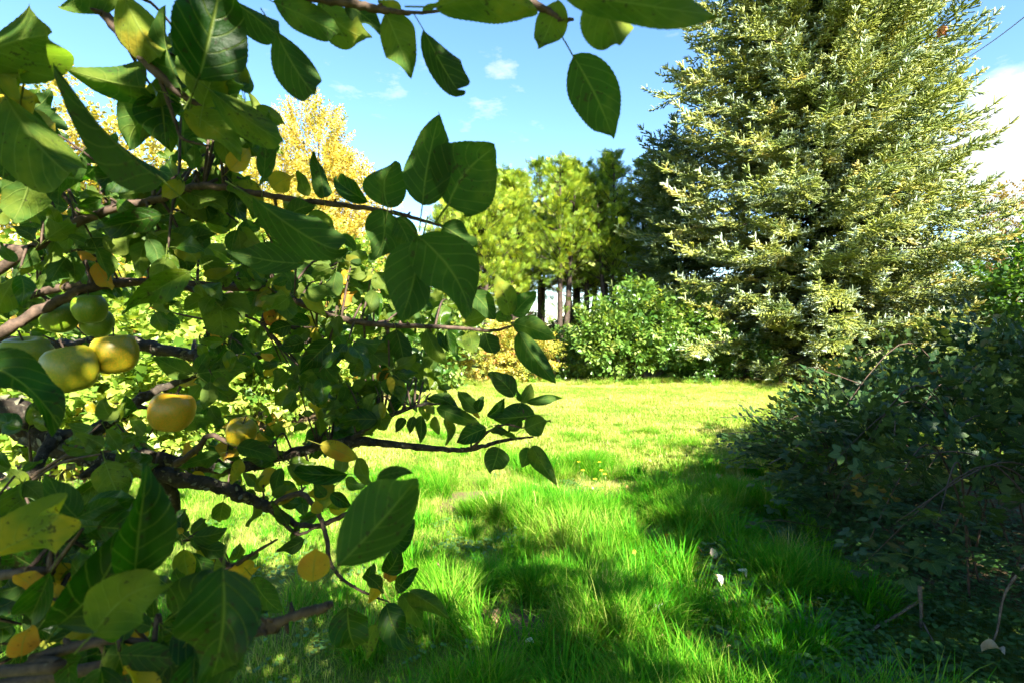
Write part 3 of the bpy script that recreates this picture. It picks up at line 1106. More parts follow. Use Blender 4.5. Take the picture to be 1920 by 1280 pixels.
# ------------------------------------------------------------------ birch and other background trees and shrubs
BIR = [clump('golden_shoot', M_BIRCH, 20, 0.10, 0.6, 'small', 0.75, 1.0, 80 + i) for i in range(3)]
CUR = [clump('lobed_shoot', M_CURRANT, 13, 0.078, 0.36, 'lobed', 1, 1.1, 90 + i) for i in range(4)]
SHR = [clump('broad_shoot', M_SHRUB, 12, 0.15, 0.45, 'small', 0.75, 1.0, 100 + i) for i in range(4)]
AZA = [clump('autumn_shoot', M_AZALEA, 14, 0.11, 0.4, 'small', 0.75, 1.0, 110 + i) for i in range(3)]
DRK = [clump('shade_shoot', M_DARKTREE, 14, 0.16, 0.5, 'small', 0.8, 1.0, 120 + i) for i in range(2)]
RUS = [clump('russet_shoot', M_RUSSET, 14, 0.13, 0.5, 'small', 0.7, 1.0, 130 + i) for i in range(2)]

broadleaf('birch_tree', (-7.8, 20.4, 0), [((-7.7, 20, 8.2), (1.3, 1.2, 2.1)), ((-7.2, 19.8, 6.2), (2.1, 1.8, 2.2)), ((-8.6, 20.2, 5.2), (1.9, 1.7, 2.0)), ((-6.4, 19.5, 3.9), (2.3, 1.8, 2.1))],
          BIR, 19, 'tall birch in pale yellow autumn leaf rising behind the shrubs', 'tree', 0.14, M_TRUNK, (0.62, 0.22), (0.8, 1.3), shell=0.35, seed=21, rough=0.3)
broadleaf('garden_tree', (-8.2, 10.6, 0), [((-8.2, 10.5, 4.1), (1.9, 1.6, 1.6)), ((-9.6, 10.8, 3.1), (1.9, 1.6, 1.7)), ((-6.6, 10.4, 2.9), (1.7, 1.4, 1.8)), ((-8.5, 9.4, 5.2), (0.5, 0.5, 1.0))],
          BIR, 15, 'yellowish broadleaf tree behind the apple branches at the far left', 'tree', 0.12, M_TRUNK, (0.40, 0.25), (0.7, 1.15), shell=0.35, seed=22, rough=0.3)
broadleaf('garden_tree', (-7.4, 14.6, 0), [((-7.4, 14.5, 4.6), (1.7, 1.5, 1.9)), ((-6.3, 14.2, 3.0), (1.6, 1.4, 1.9)), ((-8.6, 14.7, 3.1), (1.7, 1.4, 2.0))],
          BIR, 15, 'yellow-green tree between the birch and the far-left tree', 'tree', 0.12, M_TRUNK, (0.5, 0.25), (0.7, 1.2), shell=0.35, seed=23, rough=0.3)

S_G = 'lobed-leaf shrubs along the left side of the lawn'
for i, (base, lobes, lab) in enumerate((
        ((-4.9, 5.9, 0), [((-4.9, 5.7, 1.05), (1.2, 0.95, 1.0)), ((-5.7, 6.2, 1.5), (1.0, 0.9, 1.1)), ((-4.1, 5.7, .75), (.7, .7, .6))], 'sunlit lobed-leaf shrub nearest the camera, behind the hanging apples'),
        ((-4.2, 7.2, 0), [((-4.2, 7.1, 1.15), (1.2, 0.95, 1.15)), ((-5.2, 7.6, 1.7), (1.1, .9, 1.2))], 'sunlit lobed-leaf shrub second from the camera, behind the lichened limb'),
        ((-4.0, 9.2, 0), [((-4.0, 9.0, 1.4), (1.25, 1.0, 1.5)), ((-5.2, 9.3, 1.9), (1.2, 1.0, 1.5))], 'tall lobed-leaf shrub third along the lawn edge'),
        ((-3.9, 12.2, 0), [((-3.9, 12.0, 1.7), (1.4, 1.1, 1.9)), ((-5.0, 12.4, 2.3), (1.3, 1.0, 1.7))], 'tall lobed-leaf shrub below the birch'))):
    broadleaf('lobed_leaf_shrub', base, lobes, CUR, 42, lab, 'shrub', 0.035, M_TRUNK, (0.48, 0.24), (0.75, 1.25), S_G, 0.5, 30 + i, up=0.35, stems=4, rough=0.28, min_z=0.25)
broadleaf('rounded_shrub', (-2.4, 14.8, 0), [((-2.5, 14.5, 1.1), (1.5, 1.0, 1.15)), ((-3.4, 14.9, 1.7), (1.0, .9, 1.3))], SHR, 22, 'rounded green shrub at the back of the lawn left of the yellow one', 'shrub', 0.03, M_TRUNK, (0.62, 0.22), stems=3, seed=36)
broadleaf('autumn_shrub', (-0.3, 16.2, 0), [((-0.9, 16, 0.75), (1.2, 1.0, .85)), ((0.4, 16.1, .70), (1.1, 1.0, .8)), ((-0.2, 16.5, 1.0), (1.0, 0.8, .8))], AZA, 34,
          'low shrub with yellow and pinkish autumn leaves at the back of the lawn', 'shrub', 0.02, M_TRUNK, (0.38, 0.24), (0.6, 0.95), stems=3, seed=37, rough=0.15)
broadleaf('dark_shrub', (1.75, 17.4, 0), [((1.7, 17.2, .65), (.6, .6, .8)), ((2.3, 17.8, .5), (.6, .6, .7))], SHR, 26, 'small dark green shrub between the autumn shrub and the leafy bush', 'shrub', 0.02, M_TRUNK, (0.2, 0.15), (0.6, 1.0), stems=2, seed=38)
broadleaf('leafy_bush', (3.9, 16.3, 0), [((3.3, 15.9, 1.0), (1.05, 0.95, 1.0)), ((4.1, 16.2, 1.75), (1.15, 1.0, 1.15)), ((5.2, 16.5, 1.3), (1.1, 1.0, 1.3)), ((2.9, 16.0, 1.45), (.7, .7, .8))], SHR, 22,
          'big leafy green bush standing in front of the cypress trunks, half in shade', 'shrub', 0.03, M_TRUNK, (0.45, 0.22), (0.75, 1.2), stems=5, seed=39, rough=0.5, min_z=0.2)
broadleaf('undergrowth_bush', (6.5, 16.4, 0), [((6.2, 16.1, .75), (.95, .8, .9)), ((7.3, 16.0, .55), (.9, .7, .7)), ((5.6, 15.7, .45), (.6, .5, .5))], SHR, 20,
          'low bush, tinted dark for shade, between the leafy bush and the huge spruce', 'shrub', 0.02, M_TRUNK, (0.08, 0.12), (0.6, 0.9), stems=3, seed=44, rough=0.35, min_z=0.1)  # shade under the spruce put into the leaf colour by a low tint
broadleaf('far_hedge', (1.5, 28.5, 0), [((-3.0, 28.5, .9), (2.0, .8, 1.0)), ((0.4, 28.6, 1.1), (2.0, .8, 1.2)), ((3.6, 28.5, 1.0), (2.0, .8, 1.1)), ((6.8, 28.4, 1.2), (2.0, .8, 1.3))], DRK, 16,
          'low dark hedge seen between the bare cypress trunks', 'hedge', 0.04, M_TRUNK, (0.5, 0.25), (0.8, 1.3), seed=59, stems=5, shell=0.4, rough=0.5)
broadleaf('hedge_tree', (14.0, 12.4, 0), [((13.6, 12.2, 2.3), (1.7, 1.4, 1.7)), ((15.2, 12.8, 2.0), (1.8, 1.4, 1.9))], SHR, 18, 'dark green tree at the right edge between spruce and brambles', 'tree', 0.09, M_TRUNK, (0.12, 0.15), seed=40, rough=0.3)
broadleaf('russet_tree', (25.0, 24.5, 0), [((24.6, 24, 6.2), (2.4, 2, 2.3)), ((26.6, 24.5, 5.2), (2.4, 2, 2.6)), ((24.0, 24.5, 3.4), (2.2, 2, 2.4))], RUS, 9, 'brownish russet tree beyond the spruce at the right edge', 'tree', 0.14, M_TRUNK, (0.55, 0.25), (0.9, 1.4), seed=41, rough=0.3)

# trees and hedge beside and behind the photographer: they cast the shade over the near lawn and the brambles
for i, (bx, by, lob, dn, lab) in enumerate((
        (9.9, 3.7, [((9.9, 3.7, 3.2), (1.7, 1.6, 1.6)), ((10.1, 3.5, 1.7), (1.7, 1.5, 1.6))], 15, 'boundary tree beside the brambles out of the picture'),
        (7.1, 1.0, [((7.0, 1.0, 3.2), (1.6, 1.5, 1.7)), ((7.3, .8, 1.7), (1.7, 1.5, 1.5))], 15, 'boundary tree right of the camera'),
        (4.9, -1.3, [((4.8, -1.3, 3.0), (1.4, 1.3, 1.6)), ((5.0, -1.5, 1.5), (1.5, 1.2, 1.3))], 14, 'boundary tree close beside the camera'),
        (3.0, -3.1, [((3.0, -3.0, 3.2), (1.4, 1.2, 1.5)), ((3.2, -3.3, 1.6), (1.5, 1.2, 1.4))], 6, 'boundary tree behind the right shoulder of the camera'))):
    broadleaf('boundary_tree', (bx, by, 0), lob, DRK, dn, lab, 'tree', 0.10, M_TRUNK, (0.5, 0.2), (0.9, 1.3), 'boundary trees beside the camera', 0.3, 45 + i, rough=0.3)
broadleaf('boundary_hedge', (13.0, 23.5, 0), [((8.8, 23.6, 1.8), (2.2, .9, 2.0)), ((12.0, 23.5, 2.4), (2.4, .9, 2.6)), ((15.5, 23.3, 2.5), (2.4, .9, 2.7)), ((19.0, 23.0, 2.4), (2.4, .9, 2.6))], DRK, 14,
          'dark hedge glimpsed under and behind the huge spruce', 'hedge', 0.05, M_TRUNK, (0.4, 0.2), (0.9, 1.3), seed=58, stems=6, shell=0.4)


# ------------------------------------------------------------------ grass
def blade(mb, o, az, L, w, bend, z, seg=3):
    e = Vector((math.cos(az), math.sin(az), 0))
    s = Vector((-e.y, e.x, 0))
    v, uv, f = [], [], []
    for i in range(seg + 1):
        t = i / seg
        a = bend * t
        p = o + e * (L * t * math.sin(a)) + Vector((0, 0, L * t * math.cos(a * 0.9)))
        ww = w * (1 - t ** 1.6)
        if i < seg:
            v += [p - s * ww, p + s * ww]
            uv += [(-1, t, z), (1, t, z)]
        else:
            v.append(p)
            uv.append((0, 1, z))
    for i in range(seg - 1):
        f.append((2 * i, 2 * i + 1, 2 * i + 3, 2 * i + 2))
    f.append((2 * seg - 2, 2 * seg - 1, 2 * seg))
    mb.add(v, f, uv)


def turf(name, seed, size, n, h0, h1, w, bend=(0.2, 1.1)):
    """a square of mown grass, its density uneven"""
    r = random.Random(seed)
    mb = MB()
    k = 0
    while k < n:
        x, y = r.uniform(-.53, .53) * size, r.uniform(-.53, .53) * size
        q = mnoise.noise(Vector((x * 5, y * 5, seed)))
        if r.random() > 0.75 + 0.8 * q:
            continue
        k += 1
        L = r.uniform(h0, h1) * (1 + 0.5 * q)
        blade(mb, Vector((x, y, -0.012)), r.uniform(0, 6.28), L, w * r.uniform(0.6, 1.3), r.uniform(*bend), r.random(), 2)
    return mb.proto(name, M_GRASS)


def tussock(name, seed, n, h0, h1, rad, w):
    r = random.Random(seed)
    mb = MB()
    comb = r.uniform(0, 6.28)
    for _ in range(n):
        a = r.uniform(0, 6.28)
        k = r.random() ** 0.6
        o = Vector((math.cos(a), math.sin(a), 0)) * rad * k + Vector((0, 0, -0.015))
        az = a + r.uniform(-0.8, 0.8) if r.random() < 0.7 else comb + r.uniform(-.6, .6)
        blade(mb, o, az, r.uniform(h0, h1), w * r.uniform(0.6, 1.3), r.uniform(0.25, 0.6) + 0.95 * k * r.random(), r.random(), 4)
    return mb.proto(name, M_GRASS)


TURF_NEAR = [turf('turf', 200 + i, 0.5, 1500, 0.03, 0.085, 0.0024) for i in range(5)]
TURF_FAR = [turf('turf_far', 210 + i, 1.0, 2300, 0.035, 0.08, 0.0050) for i in range(5)]
TUSS = [tussock('tussock', 220 + i, 150, 0.10, 0.28, 0.11, 0.0033) for i in range(5)]
TUSS_S = [tussock('small_tussock', 230 + i, 110, 0.06, 0.16, 0.12, 0.0030) for i in range(4)]


def bed_mask(x, y):
    """true where no lawn grows: under the shrubs, the spruce and the brambles"""
    for cx, cy, rx, ry in ((10.5, 18.3, 6.2, 3.9), (-5.2, 6.1, 1.4, 1.2), (-4.6, 7.6, 1.1, 1.2), (-4.6, 9.2, 1.4, 1.3), (-4.3, 12.2, 1.5, 1.3), (4.2, 16.6, 2.0, .9), (-0.3, 16.4, 1.6, .7),
                           (0.0, 2.75, .14, .26), (-.30, 4.7, .42, .32), (3.7, 4.3, 1.5, 1.6), (3.2, 2.9, 1.25, 1.0), (2.6, 2.3, 1.0, .6), (5.5, 6.0, 1.8, 1.2)):
        if ((x - cx) / rx) ** 2 + ((y - cy) / ry) ** 2 < 0.9:
            return True
    return False


def sow(n, sampler, accept):
    out = []
    k = 0
    while len(out) < n and k < n * 30:
        k += 1
        x, y = sampler()
        if accept(x, y):
            out.append((x, y))
    return out


def lawn_noise(x, y, s=0.8):
    return mnoise.noise(Vector((x * s, y * s, 0.0))) + 0.5 * mnoise.noise(Vector((x * s * 2.6, y * s * 2.6, 4.0)))


def wedge(y0, y1, side=1.12):
    def f():
        y = math.sqrt(random.uniform(y0 * y0, y1 * y1))
        return random.uniform(-side, side) * (y + 0.8), y
    return f


def put_grass(name, protos, pts, s0, s1, tint, label, quarter=False):
    n = len(pts)
    P = np.array([(x, y, ground_z(x, y)) for x, y in pts])
    a = rng.integers(0, 4, n) * (math.pi / 2) + rng.normal(0, 0.05, n) if quarter else rng.uniform(0, 6.28, n)
    M = np.zeros((n, 3, 3))
    M[:, 0, 0], M[:, 0, 1], M[:, 1, 0], M[:, 1, 1], M[:, 2, 2] = np.cos(a), -np.sin(a), np.sin(a), np.cos(a), 1
    tn = np.clip(np.array([tint(x, y) for x, y in pts]) + rng.normal(0, 0.07, n), 0, 1)
    o = scatter(name, None, protos, P, M, rng.uniform(s0, s1, n), tn)
    tag(o, label, 'grass')
    return o


def short_tint(x, y):
    return 0.60 + 0.22 * lawn_noise(x, y, 0.5) + 0.12 * min(1, max(0, (y - 4) / 4))  # rises with distance: the far lawn's sunlight put into the tint


def tiles(y0, y1, step, side):
    out = []
    y = y0
    while y < y1:
        n = int(side * (y + 1.0) / step) + 1
        for k in range(-n, n + 1):
            x = k * step
            if not bed_mask(x, y):
                out.append((x + random.uniform(-.06, .06) * step, y + random.uniform(-.06, .06) * step))
        y += step
    return out


put_grass('lawn_grass', TURF_NEAR, [p for p in tiles(1.6, 6.0, 0.47, 1.05) if lawn_noise(p[0], p[1], 1.1) < 0.45], 0.95, 1.1, short_tint, 'short mown grass covering the near lawn', quarter=True)
put_grass('lawn_grass', TURF_FAR, tiles(6.2, 17.3, 0.94, 0.92), 0.95, 1.08, short_tint, 'short sunlit grass covering the far lawn', quarter=True)


def tall_p(x, y):
    """how much long grass: more towards the middle and the right of the near lawn"""
    p = px = 960 + x / max(y, 0.5) * 960
    k = max(0, min(1, (px - 680) / 300))
    near = max(0, min(1, (6.0 - y) / 2.2))
    return k * near


put_grass('long_grass', TUSS, sow(470, wedge(1.7, 8.0, 0.85), lambda x, y: not bed_mask(x, y) and random.random() < tall_p(x, y) * (0.06 + 2.2 * max(0, lawn_noise(x, y, 1.3)))), 0.7, 1.25,
          lambda x, y: 0.66 if random.random() < 0.04 else 0.32 + 0.25 * lawn_noise(x, y, 1.4), 'long arching green grass tussocks in the middle of the lawn')
put_grass('long_grass', TUSS_S, sow(650, wedge(1.6, 8.5, 0.95), lambda x, y: not bed_mask(x, y) and random.random() < 0.05 + 1.2 * max(0, lawn_noise(x, y, 1.2))), 0.6, 1.2,
          lambda x, y: 0.75 if random.random() < 0.06 else 0.42 + 0.3 * lawn_noise(x, y, 1.4), 'scattered small grass tufts standing above the short lawn')


edge = [(x, 15.05 + 0.35 * math.sin(x * 1.7) + random.uniform(-.35, .5)) for x in np.arange(-1.9, 8.5, 0.11)]
put_grass('border_grass', TUSS, edge, 0.5, 1.15, lambda x, y: 0.45 + 0.3 * random.random(), 'ragged longer grass where the far lawn meets the shrubs and the spruce')


# ------------------------------------------------------------------ brambles on the right
def bramble_leafset(name, mat, seed, n=5, leaf=0.064):
    r = random.Random(seed)
    mb = MB()
    mb.tube([(0, 0, 0), (0.01, 0.15, 0.02), (0, 0.32, 0.0)], [0.003, 0.0025, 0.0015], 4, cap=False)
    for i in range(n):
        t = (i + 0.5) / n
        a = (1 if i % 2 else -1) * r.uniform(0.6, 1.4)
        o = Vector((0, 0.32 * t, 0))
        d0 = Vector((math.sin(a), math.cos(a) * 0.6 + 0.2, r.uniform(-.05, .35))).normalized()
        st = o + d0 * 0.05
        mb.tube([o, st], 0.0012, 3, cap=False)
        for b in (-1.05, 0, 1.05):
            dd = Matrix.Rotation(b, 3, 'Z') @ d0
            dd.z -= 0.18
            add_leaf(mb, 0.66, 0.18, 0.35, -0.08, 0.03, 6, 1, 0.02, 0.10, 0.012, r.randrange(9999), origin=st + dd * 0.012,
                     M=dir_frame(dd, Vector((r.uniform(-.25, .25), r.uniform(-.25, .25), 1))), size=leaf * r.uniform(0.75, 1.15) * (1.12 if b == 0 else 0.9))
    return mb.proto(name, mat)


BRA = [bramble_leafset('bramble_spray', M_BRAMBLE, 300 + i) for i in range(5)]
BR_LOBES = [((4.75, 4.7, 0.28), (2.1, 1.6, 1.08)), ((3.45, 3.75, 0.25), (1.2, 1.0, 0.85)), ((6.4, 6.4, 0.25), (2.3, 1.7, 0.98)), ((2.90, 2.80, 0.42), (0.85, 0.62, 0.50)),
            ((3.2, 4.7, 0.15), (0.85, 0.8, 0.58)), ((4.6, 6.5, 0.15), (1.2, 1.0, 0.62))]
bramble = empty('bramble_thicket', (4.2, 4.4, 0))
tag(bramble, 'dark shaded bramble thicket heaped up along the right side of the lawn', 'bramble')
BP, BD = crown_points(BR_LOBES, 48, 0.60, 310, 0.38)
keep = (BP[:, 2] > 0.10) & ~inside_other(BP, BR_LOBES, None, 0.62)
# the hollow under the overhang nearest the camera
keep &= ~((BP[:, 1] < 3.4) & (BP[:, 2] < 0.42) & (BP[:, 0] > 2.35))
keep &= BP[:, 0] < BP[:, 1] * 1.25 + 0.6
BP, BD = BP[keep], BD[keep]
bd = unit(BD * 0.9 + np.array([-.1, -.15, 0.05]) + rng.normal(size=BP.shape) * 0.45)
BM = rot_frames(bd, np.tile([0, 0, 1.0], (len(BP), 1)) + BD * 0.5 + rng.normal(size=BP.shape) * 0.2)
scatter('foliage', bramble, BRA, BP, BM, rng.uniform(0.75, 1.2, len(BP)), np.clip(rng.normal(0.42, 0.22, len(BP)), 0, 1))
# canes: long arching stems, each a part
for i in range(34):
    lc, lr = BR_LOBES[i % len(BR_LOBES)]
    a = random.uniform(0, 6.28)
    st = Vector((lc[0] + math.cos(a) * 0.3, lc[1] + math.sin(a) * 0.3, 0))
    b = random.uniform(2.2, 5.2)
    e = Vector((lc[0] + math.cos(b) * lr[0] * 1.12, lc[1] + math.sin(b) * lr[1] * 1.1, random.uniform(0.05, lc[2] + lr[2] * 0.6)))
    top = st.lerp(e, 0.55)
    top.z = lc[2] + lr[2] * random.uniform(0.75, 1.12)
    path, rad = smooth_path([st, st.lerp(top, 0.5) + Vector((0, 0, 0.25)), top, e], [0.007, 0.006, 0.0045, 0.002], 6)
    mb = MB()
    mb.tube(path, rad, 5)
    mb.obj('cane', M_TWIG, bramble)
# canes reaching out over the lawn with a few leaves
OUT = ((1560, 812, 4.4, 1330, 815, 4.6), (1520, 790, 4.7, 1345, 782, 5.0), (1560, 700, 4.6, 1500, 690, 4.7), (1500, 980, 3.7, 1395, 985, 3.6))
for (x0, y0, d0, x1, y1, d1) in OUT:
    a, b = pt(x0, y0, d0), pt(x1, y1, d1)
    path, rad = smooth_path([a + Vector((.5, .2, -.15)), a, a.lerp(b, 0.5) + Vector((0, 0, 0.03)), b], [0.005, 0.004, 0.003, 0.0015], 5)
    mb = MB()
    mb.tube(path, rad, 5)
    mb.obj('cane', M_TWIG, bramble)

# the leaves of the thicket that face the camera, one object each
BLEAF = []
for i in range(5):
    mb = MB()
    add_leaf(mb, 0.68, 0.16, 0.4 + 0.1 * i, -0.06, 0.03, 7, 1, 0.02, 0.12, 0.012, 320 + i)
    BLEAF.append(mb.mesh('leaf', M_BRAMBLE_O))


def put_leaf(name, me, parent, base, tip, up, wide, tint, roll=0.0):
    """one leaf as an object of its own: base and tip points in the world"""
    d = tip - base
    L = d.length
    M = dir_frame(d, up, roll)
    o = bpy.data.objects.new(name, me)
    COL.objects.link(o)
    o.parent = parent
    off, q = Vector((0, 0, 0)), parent
    while q is not None:
        off, q = off + q.location, q.parent
    o.matrix_local = Matrix.Translation(base - off) @ M.to_4x4() @ Matrix.Diagonal((L * wide, L, L, 1))
    o.color = (tint, random.random(), 0, 1)
    return o


front = [i for i in range(len(BP)) if BD[i][1] < 0.25 and BD[i][2] > -0.25 and project(BP[i]) and project(BP[i])[0] < 1930 and project(BP[i])[1] < 1290]
front.sort(key=lambda i: BP[i][1])
r3 = random.Random(77)
picked = front[:260:2] + front[260:900:7]
n_bl = 0
for i in picked:
    p = Vector(BP[i]) + Vector(BD[i]) * 0.05
    a0 = r3.uniform(-1, 1)
    d0 = (Vector((math.sin(a0) * 0.8 - 0.2, -0.6, r3.uniform(-.25, .25)))).normalized()
    for b in (-1.0, 0.0, 1.0):
        if n_bl >= 296:
            break
        dd = Matrix.Rotation(b, 3, 'Z') @ d0
        L = r3.uniform(0.06, 0.095) * (1.1 if b == 0 else 0.9)
        put_leaf('leaf', BLEAF[r3.randrange(5)], bramble, p + dd * 0.012, p + dd * (0.012 + L), Vector((r3.uniform(-.3, .3), r3.uniform(-.5, .1), 1)), 1.0, min(0.85, max(0, r3.gauss(0.42, 0.22))))
        n_bl += 1
for (x0, y0, d0, x1, y1, d1) in OUT:
    for k in range(7):
        t = (k + 0.8) / 7.5
        q = pt(x0, y0, d0).lerp(pt(x1, y1, d1), t)
        sgn = 1 if k % 2 else -1
        e = q + Vector((-0.045, 0.05 * sgn, 0.02 * sgn + r3.uniform(-.01, .03)))
        put_leaf('leaf', BLEAF[k % 5], bramble, q, e, Vector((0, -0.3, 1)), 1.0, 0.3)

# ground cover of small leaves at the foot of the brambles
COVER = []
for i in range(4):
    r = random.Random(340 + i)
    mb = MB()
    for k in range(16):
        a = r.uniform(0, 6.28)
        o = Vector((r.gauss(0, 0.07), r.gauss(0, 0.07), r.uniform(0.02, 0.10)))
        d = Vector((math.cos(a), math.sin(a), r.uniform(-.2, .3)))
        small_leaf(mb, o, d, Vector((r.uniform(-.3, .3), r.uniform(-.3, .3), 1)), r.uniform(0.025, 0.05), 0.95, 0.15, r.random())
        mb.tube([(o.x * 0.7, o.y * 0.7, -0.02), tuple(o)], 0.001, 3, cap=False)
    COVER.append(mb.proto('ground_cover_patch', M_COVER))
pts = sow(1300, lambda: (random.uniform(1.0, 4.2), random.uniform(1.9, 5.0)), lambda x, y: 0.34 * y + 0.15 < x < y * 1.08 + .2 and random.random() < 1.25 - abs(x / y - 0.68) * 2.2)
put_grass('ground_cover', COVER, pts, 0.5, 0.95, lambda x, y: 0.4, 'low carpet of small rounded leaves at the foot of the brambles')
pts = sow(260, wedge(1.8, 5.5, 0.75), lambda x, y: lawn_noise(x, y, 1.0) > 0.05 and not bed_mask(x, y))
put_grass('lawn_weeds', COVER, pts, 0.45, 0.85, lambda x, y: 0.8, 'small broad-leaved weeds dotted through the near lawn')


# ------------------------------------------------------------------ ferns behind the brambles
def frond_mesh(name, seed):
    r = random.Random(seed)
    mb = MB()
    ax = lambda t: Vector((0, t * math.cos(0.5 * t), 0.55 * t - 0.62 * t * t))
    mb.tube([ax(k / 8) for k in range(9)], [0.006 * (1 - k / 9) + 0.001 for k in range(9)], 3, cap=False)
    for i in range(17):
        t = 0.2 + 0.8 * i / 16
        L = 0.34 * math.sin(math.pi * min(1, 0.22 + 0.8 * (1 - t))) * (1.08 - t) ** 0.5 + 0.02
        for s in (-1, 1):
            o = ax(t)
            d = Vector((s, 0.45, -0.12)).normalized()
            for k in range(7):
                q = o + d * (L * k / 7)
                for s2 in (-1, 1):
                    e = (d * 0.7 + Vector((0, s2 * 0.8, 0.05))).normalized() * L * 0.22 * (1 - k / 8.5)
                    sd = d * L * 0.06
                    mb.add([q - sd, q + sd, q + e], [(0, 1, 2)], [(0, t, r.random())] * 3)
    return mb.mesh(name, M_FERN)


FRONDS = [frond_mesh('frond', 350 + i) for i in range(3)]
for (px, py, d, H, n, lab) in ((1700, 610, 9.2, 1.55, 13, 'sunlit yellow-green fern in front of the spruce, above the brambles'),
                               (1862, 575, 8.6, 1.85, 14, 'tall yellow-green fern at the right edge above the brambles'),
                               (1610, 665, 9.8, 1.0, 9, 'low fern at the foot of the spruce beside the brambles')):
    c = pt(px, py, d)
    f = empty('fern', (c.x, c.y, 0))
    tag(f, lab, 'fern', 'ferns beyond the brambles')
    for k in range(n):
        o = bpy.data.objects.new('frond', FRONDS[k % 3])
        COL.objects.link(o)
        o.parent = f
        o.rotation_euler = (R(random.uniform(38, 68)), R(random.uniform(-12, 12)), k * 2.4 + random.uniform(-.3, .3))
        o.rotation_mode = 'XYZ'
        o.location = (0, 0, 0)
        s = H * random.uniform(0.85, 1.1)
        o.scale = (s, s, s)
        o.color = (random.uniform(0.2, 1.0), 0, 0, 1)


# ------------------------------------------------------------------ apple tree
TREE_AT = Vector((-1.62, 1.05, 0))
apple_tree = empty('apple_tree', TREE_AT)
tag(apple_tree, 'apple tree whose lichened limbs and leafy twigs hang across the left foreground', 'tree')
T1 = Vector((-1.48, 0.98, 1.15))
T2 = Vector((-1.38, 0.86, 1.75))
T3 = Vector((-1.15, 0.62, 2.25))
mb = MB()
path, rad = smooth_path([TREE_AT - Vector((0, 0, .15)), TREE_AT + Vector((.03, 0, .5)), T1, T2, T3], [0.16, 0.115, 0.10, 0.06, 0.03], 8)
mb.tube(path, rad, 14, wob=0.35)
mb.obj('trunk', M_LIMB, apple_tree)

BR_OBJ = []
BR_PTS = []        # (point, radius) along all branches, for twigs to join


def branch(ctrl, rads, mat, pre=(), pre_r=(), sides=8, wob=0.25, sub=7):
    rads, pre_r = [q * 0.82 for q in rads], [q * 0.82 for q in pre_r]
    pts = [Vector(p) for p in pre] + [pt(*c) for c in ctrl]
    path, rad = smooth_path(pts, list(pre_r) + list(rads), sub)
    j = random.Random(len(BR_PTS))
    path = [p + Vector((j.uniform(-1, 1), j.uniform(-1, 1), j.uniform(-1, 1))) * r_ * 0.22 for p, r_ in zip(path, rad)]
    mb = MB()
    mb.tube(path, rad, sides, wob=wob)
    # spurs and bud scars
    for p, r_ in list(zip(path, rad))[3:-1]:
        if j.random() < 0.16 and r_ < 0.02:
            e = Vector((j.uniform(-1, 1), j.uniform(-1, 1), j.uniform(-.3, 1))).normalized()
            mb.tube([p, p + e * r_ * 1.8, p + e * r_ * j.uniform(2.2, 3.4)], [r_ * 0.6, r_ * 0.5, r_ * 0.25], 5)
    o = mb.obj('branch', mat, apple_tree)
    BR_PTS.extend((p, r_) for p, r_ in zip(path, rad))
    BR_OBJ.extend([o] * len(path))
    return o


branch([(150, -70, .60), (185, 5, .59), (235, 80, .58), (290, 132, .57), (340, 178, .57), (395, 208, .585), (440, 240, .60)], [.0075, .007, .0066, .006, .005, .004, .002], M_TWIG, [T3, Vector((-.85, .6, 2.2))], [.016, .009])
branch([(296, 138, .57), (315, 190, .575), (331, 235, .58), (345, 262, .58), (395, 275, .59)], [.003, .0028, .0025, .002, .0014], M_TWIG)
branch([(430, -90, .50), (560, -15, .50), (640, 4, .50), (700, 15, .50), (742, 24, .50), (770, 26, .50)], [.006, .0056, .005, .0046, .0036, .0018], M_TWIG, [T3, Vector((-.7, .52, 2.25))], [.016, .009])
branch([(740, 22, .50), (800, 24, .495), (850, 14, .49), (890, 2, .49)], [.0022, .0018, .0016, .0014], M_TWIG)
branch([(780, -130, .50), (900, -40, .49), (985, 0, .485), (1030, 24, .485), (1052, 38, .485), (1076, 36, .485)], [.006, .0055, .0045, .004, .0036, .0014], M_TWIG, [Vector((-.45, .50, 2.2))], [.008])
branch([(-60, 535, .76), (15, 495, .75), (100, 440, .75), (200, 396, .75), (300, 372, .74), (360, 351, .73), (410, 351, .72), (480, 363, .72), (560, 376, .72), (650, 386, .72), (720, 396, .72), (780, 410, .73), (834, 426, .73)],
       [.0095, .009, .0085, .0075, .007, .0065, .006, .0056, .0052, .0048, .0042, .0036, .002], M_TWIG, [T1, Vector((-1.15, .88, 1.55))], [.03, .012])
branch([(-30, 640, .80), (60, 590, .81), (150, 546, .84), (240, 530, .88), (320, 532, .92), (380, 552, .97), (440, 582, 1.02), (490, 606, 1.06)], [.011, .0105, .0095, .0085, .007, .006, .005, .003], M_TWIG, [T1, Vector((-1.1, .9, 1.48))], [.03, .015])
branch([(480, 540, .98), (560, 568, 1.0), (640, 598, 1.0), (700, 608, 1.0), (770, 611, 1.0), (850, 614, 1.0), (920, 620, 1.0), (958, 612, .99)], [.0085, .008, .0078, .007, .006, .0048, .004, .0025], M_TWIG, [T1, Vector((-1.0, 1.0, 1.6))], [.025, .011])
branch([(956, 612, .99), (985, 596, .98), (1004, 580, .97)], [.002, .0014, .001], M_TWIG)
branch([(-40, 800, .84), (60, 812, .85), (150, 850, .86), (240, 876, .87), (320, 893, .88), (410, 912, .90), (480, 940, .92), (520, 960, .92), (556, 984, .92)], [.030, .026, .022, .018, .016, .014, .012, .010, .006], M_LIMB, [T1 - Vector((0, 0, .2))], [.06], 12, 0.5)
branch([(553, 984, .92), (600, 984, .915), (650, 962, .91), (700, 940, .90)], [.006, .0055, .005, .003], M_TWIG)
branch([(520, 962, .92), (556, 1000, .90), (596, 985, .9)], [.006, .004, .002], M_TWIG)
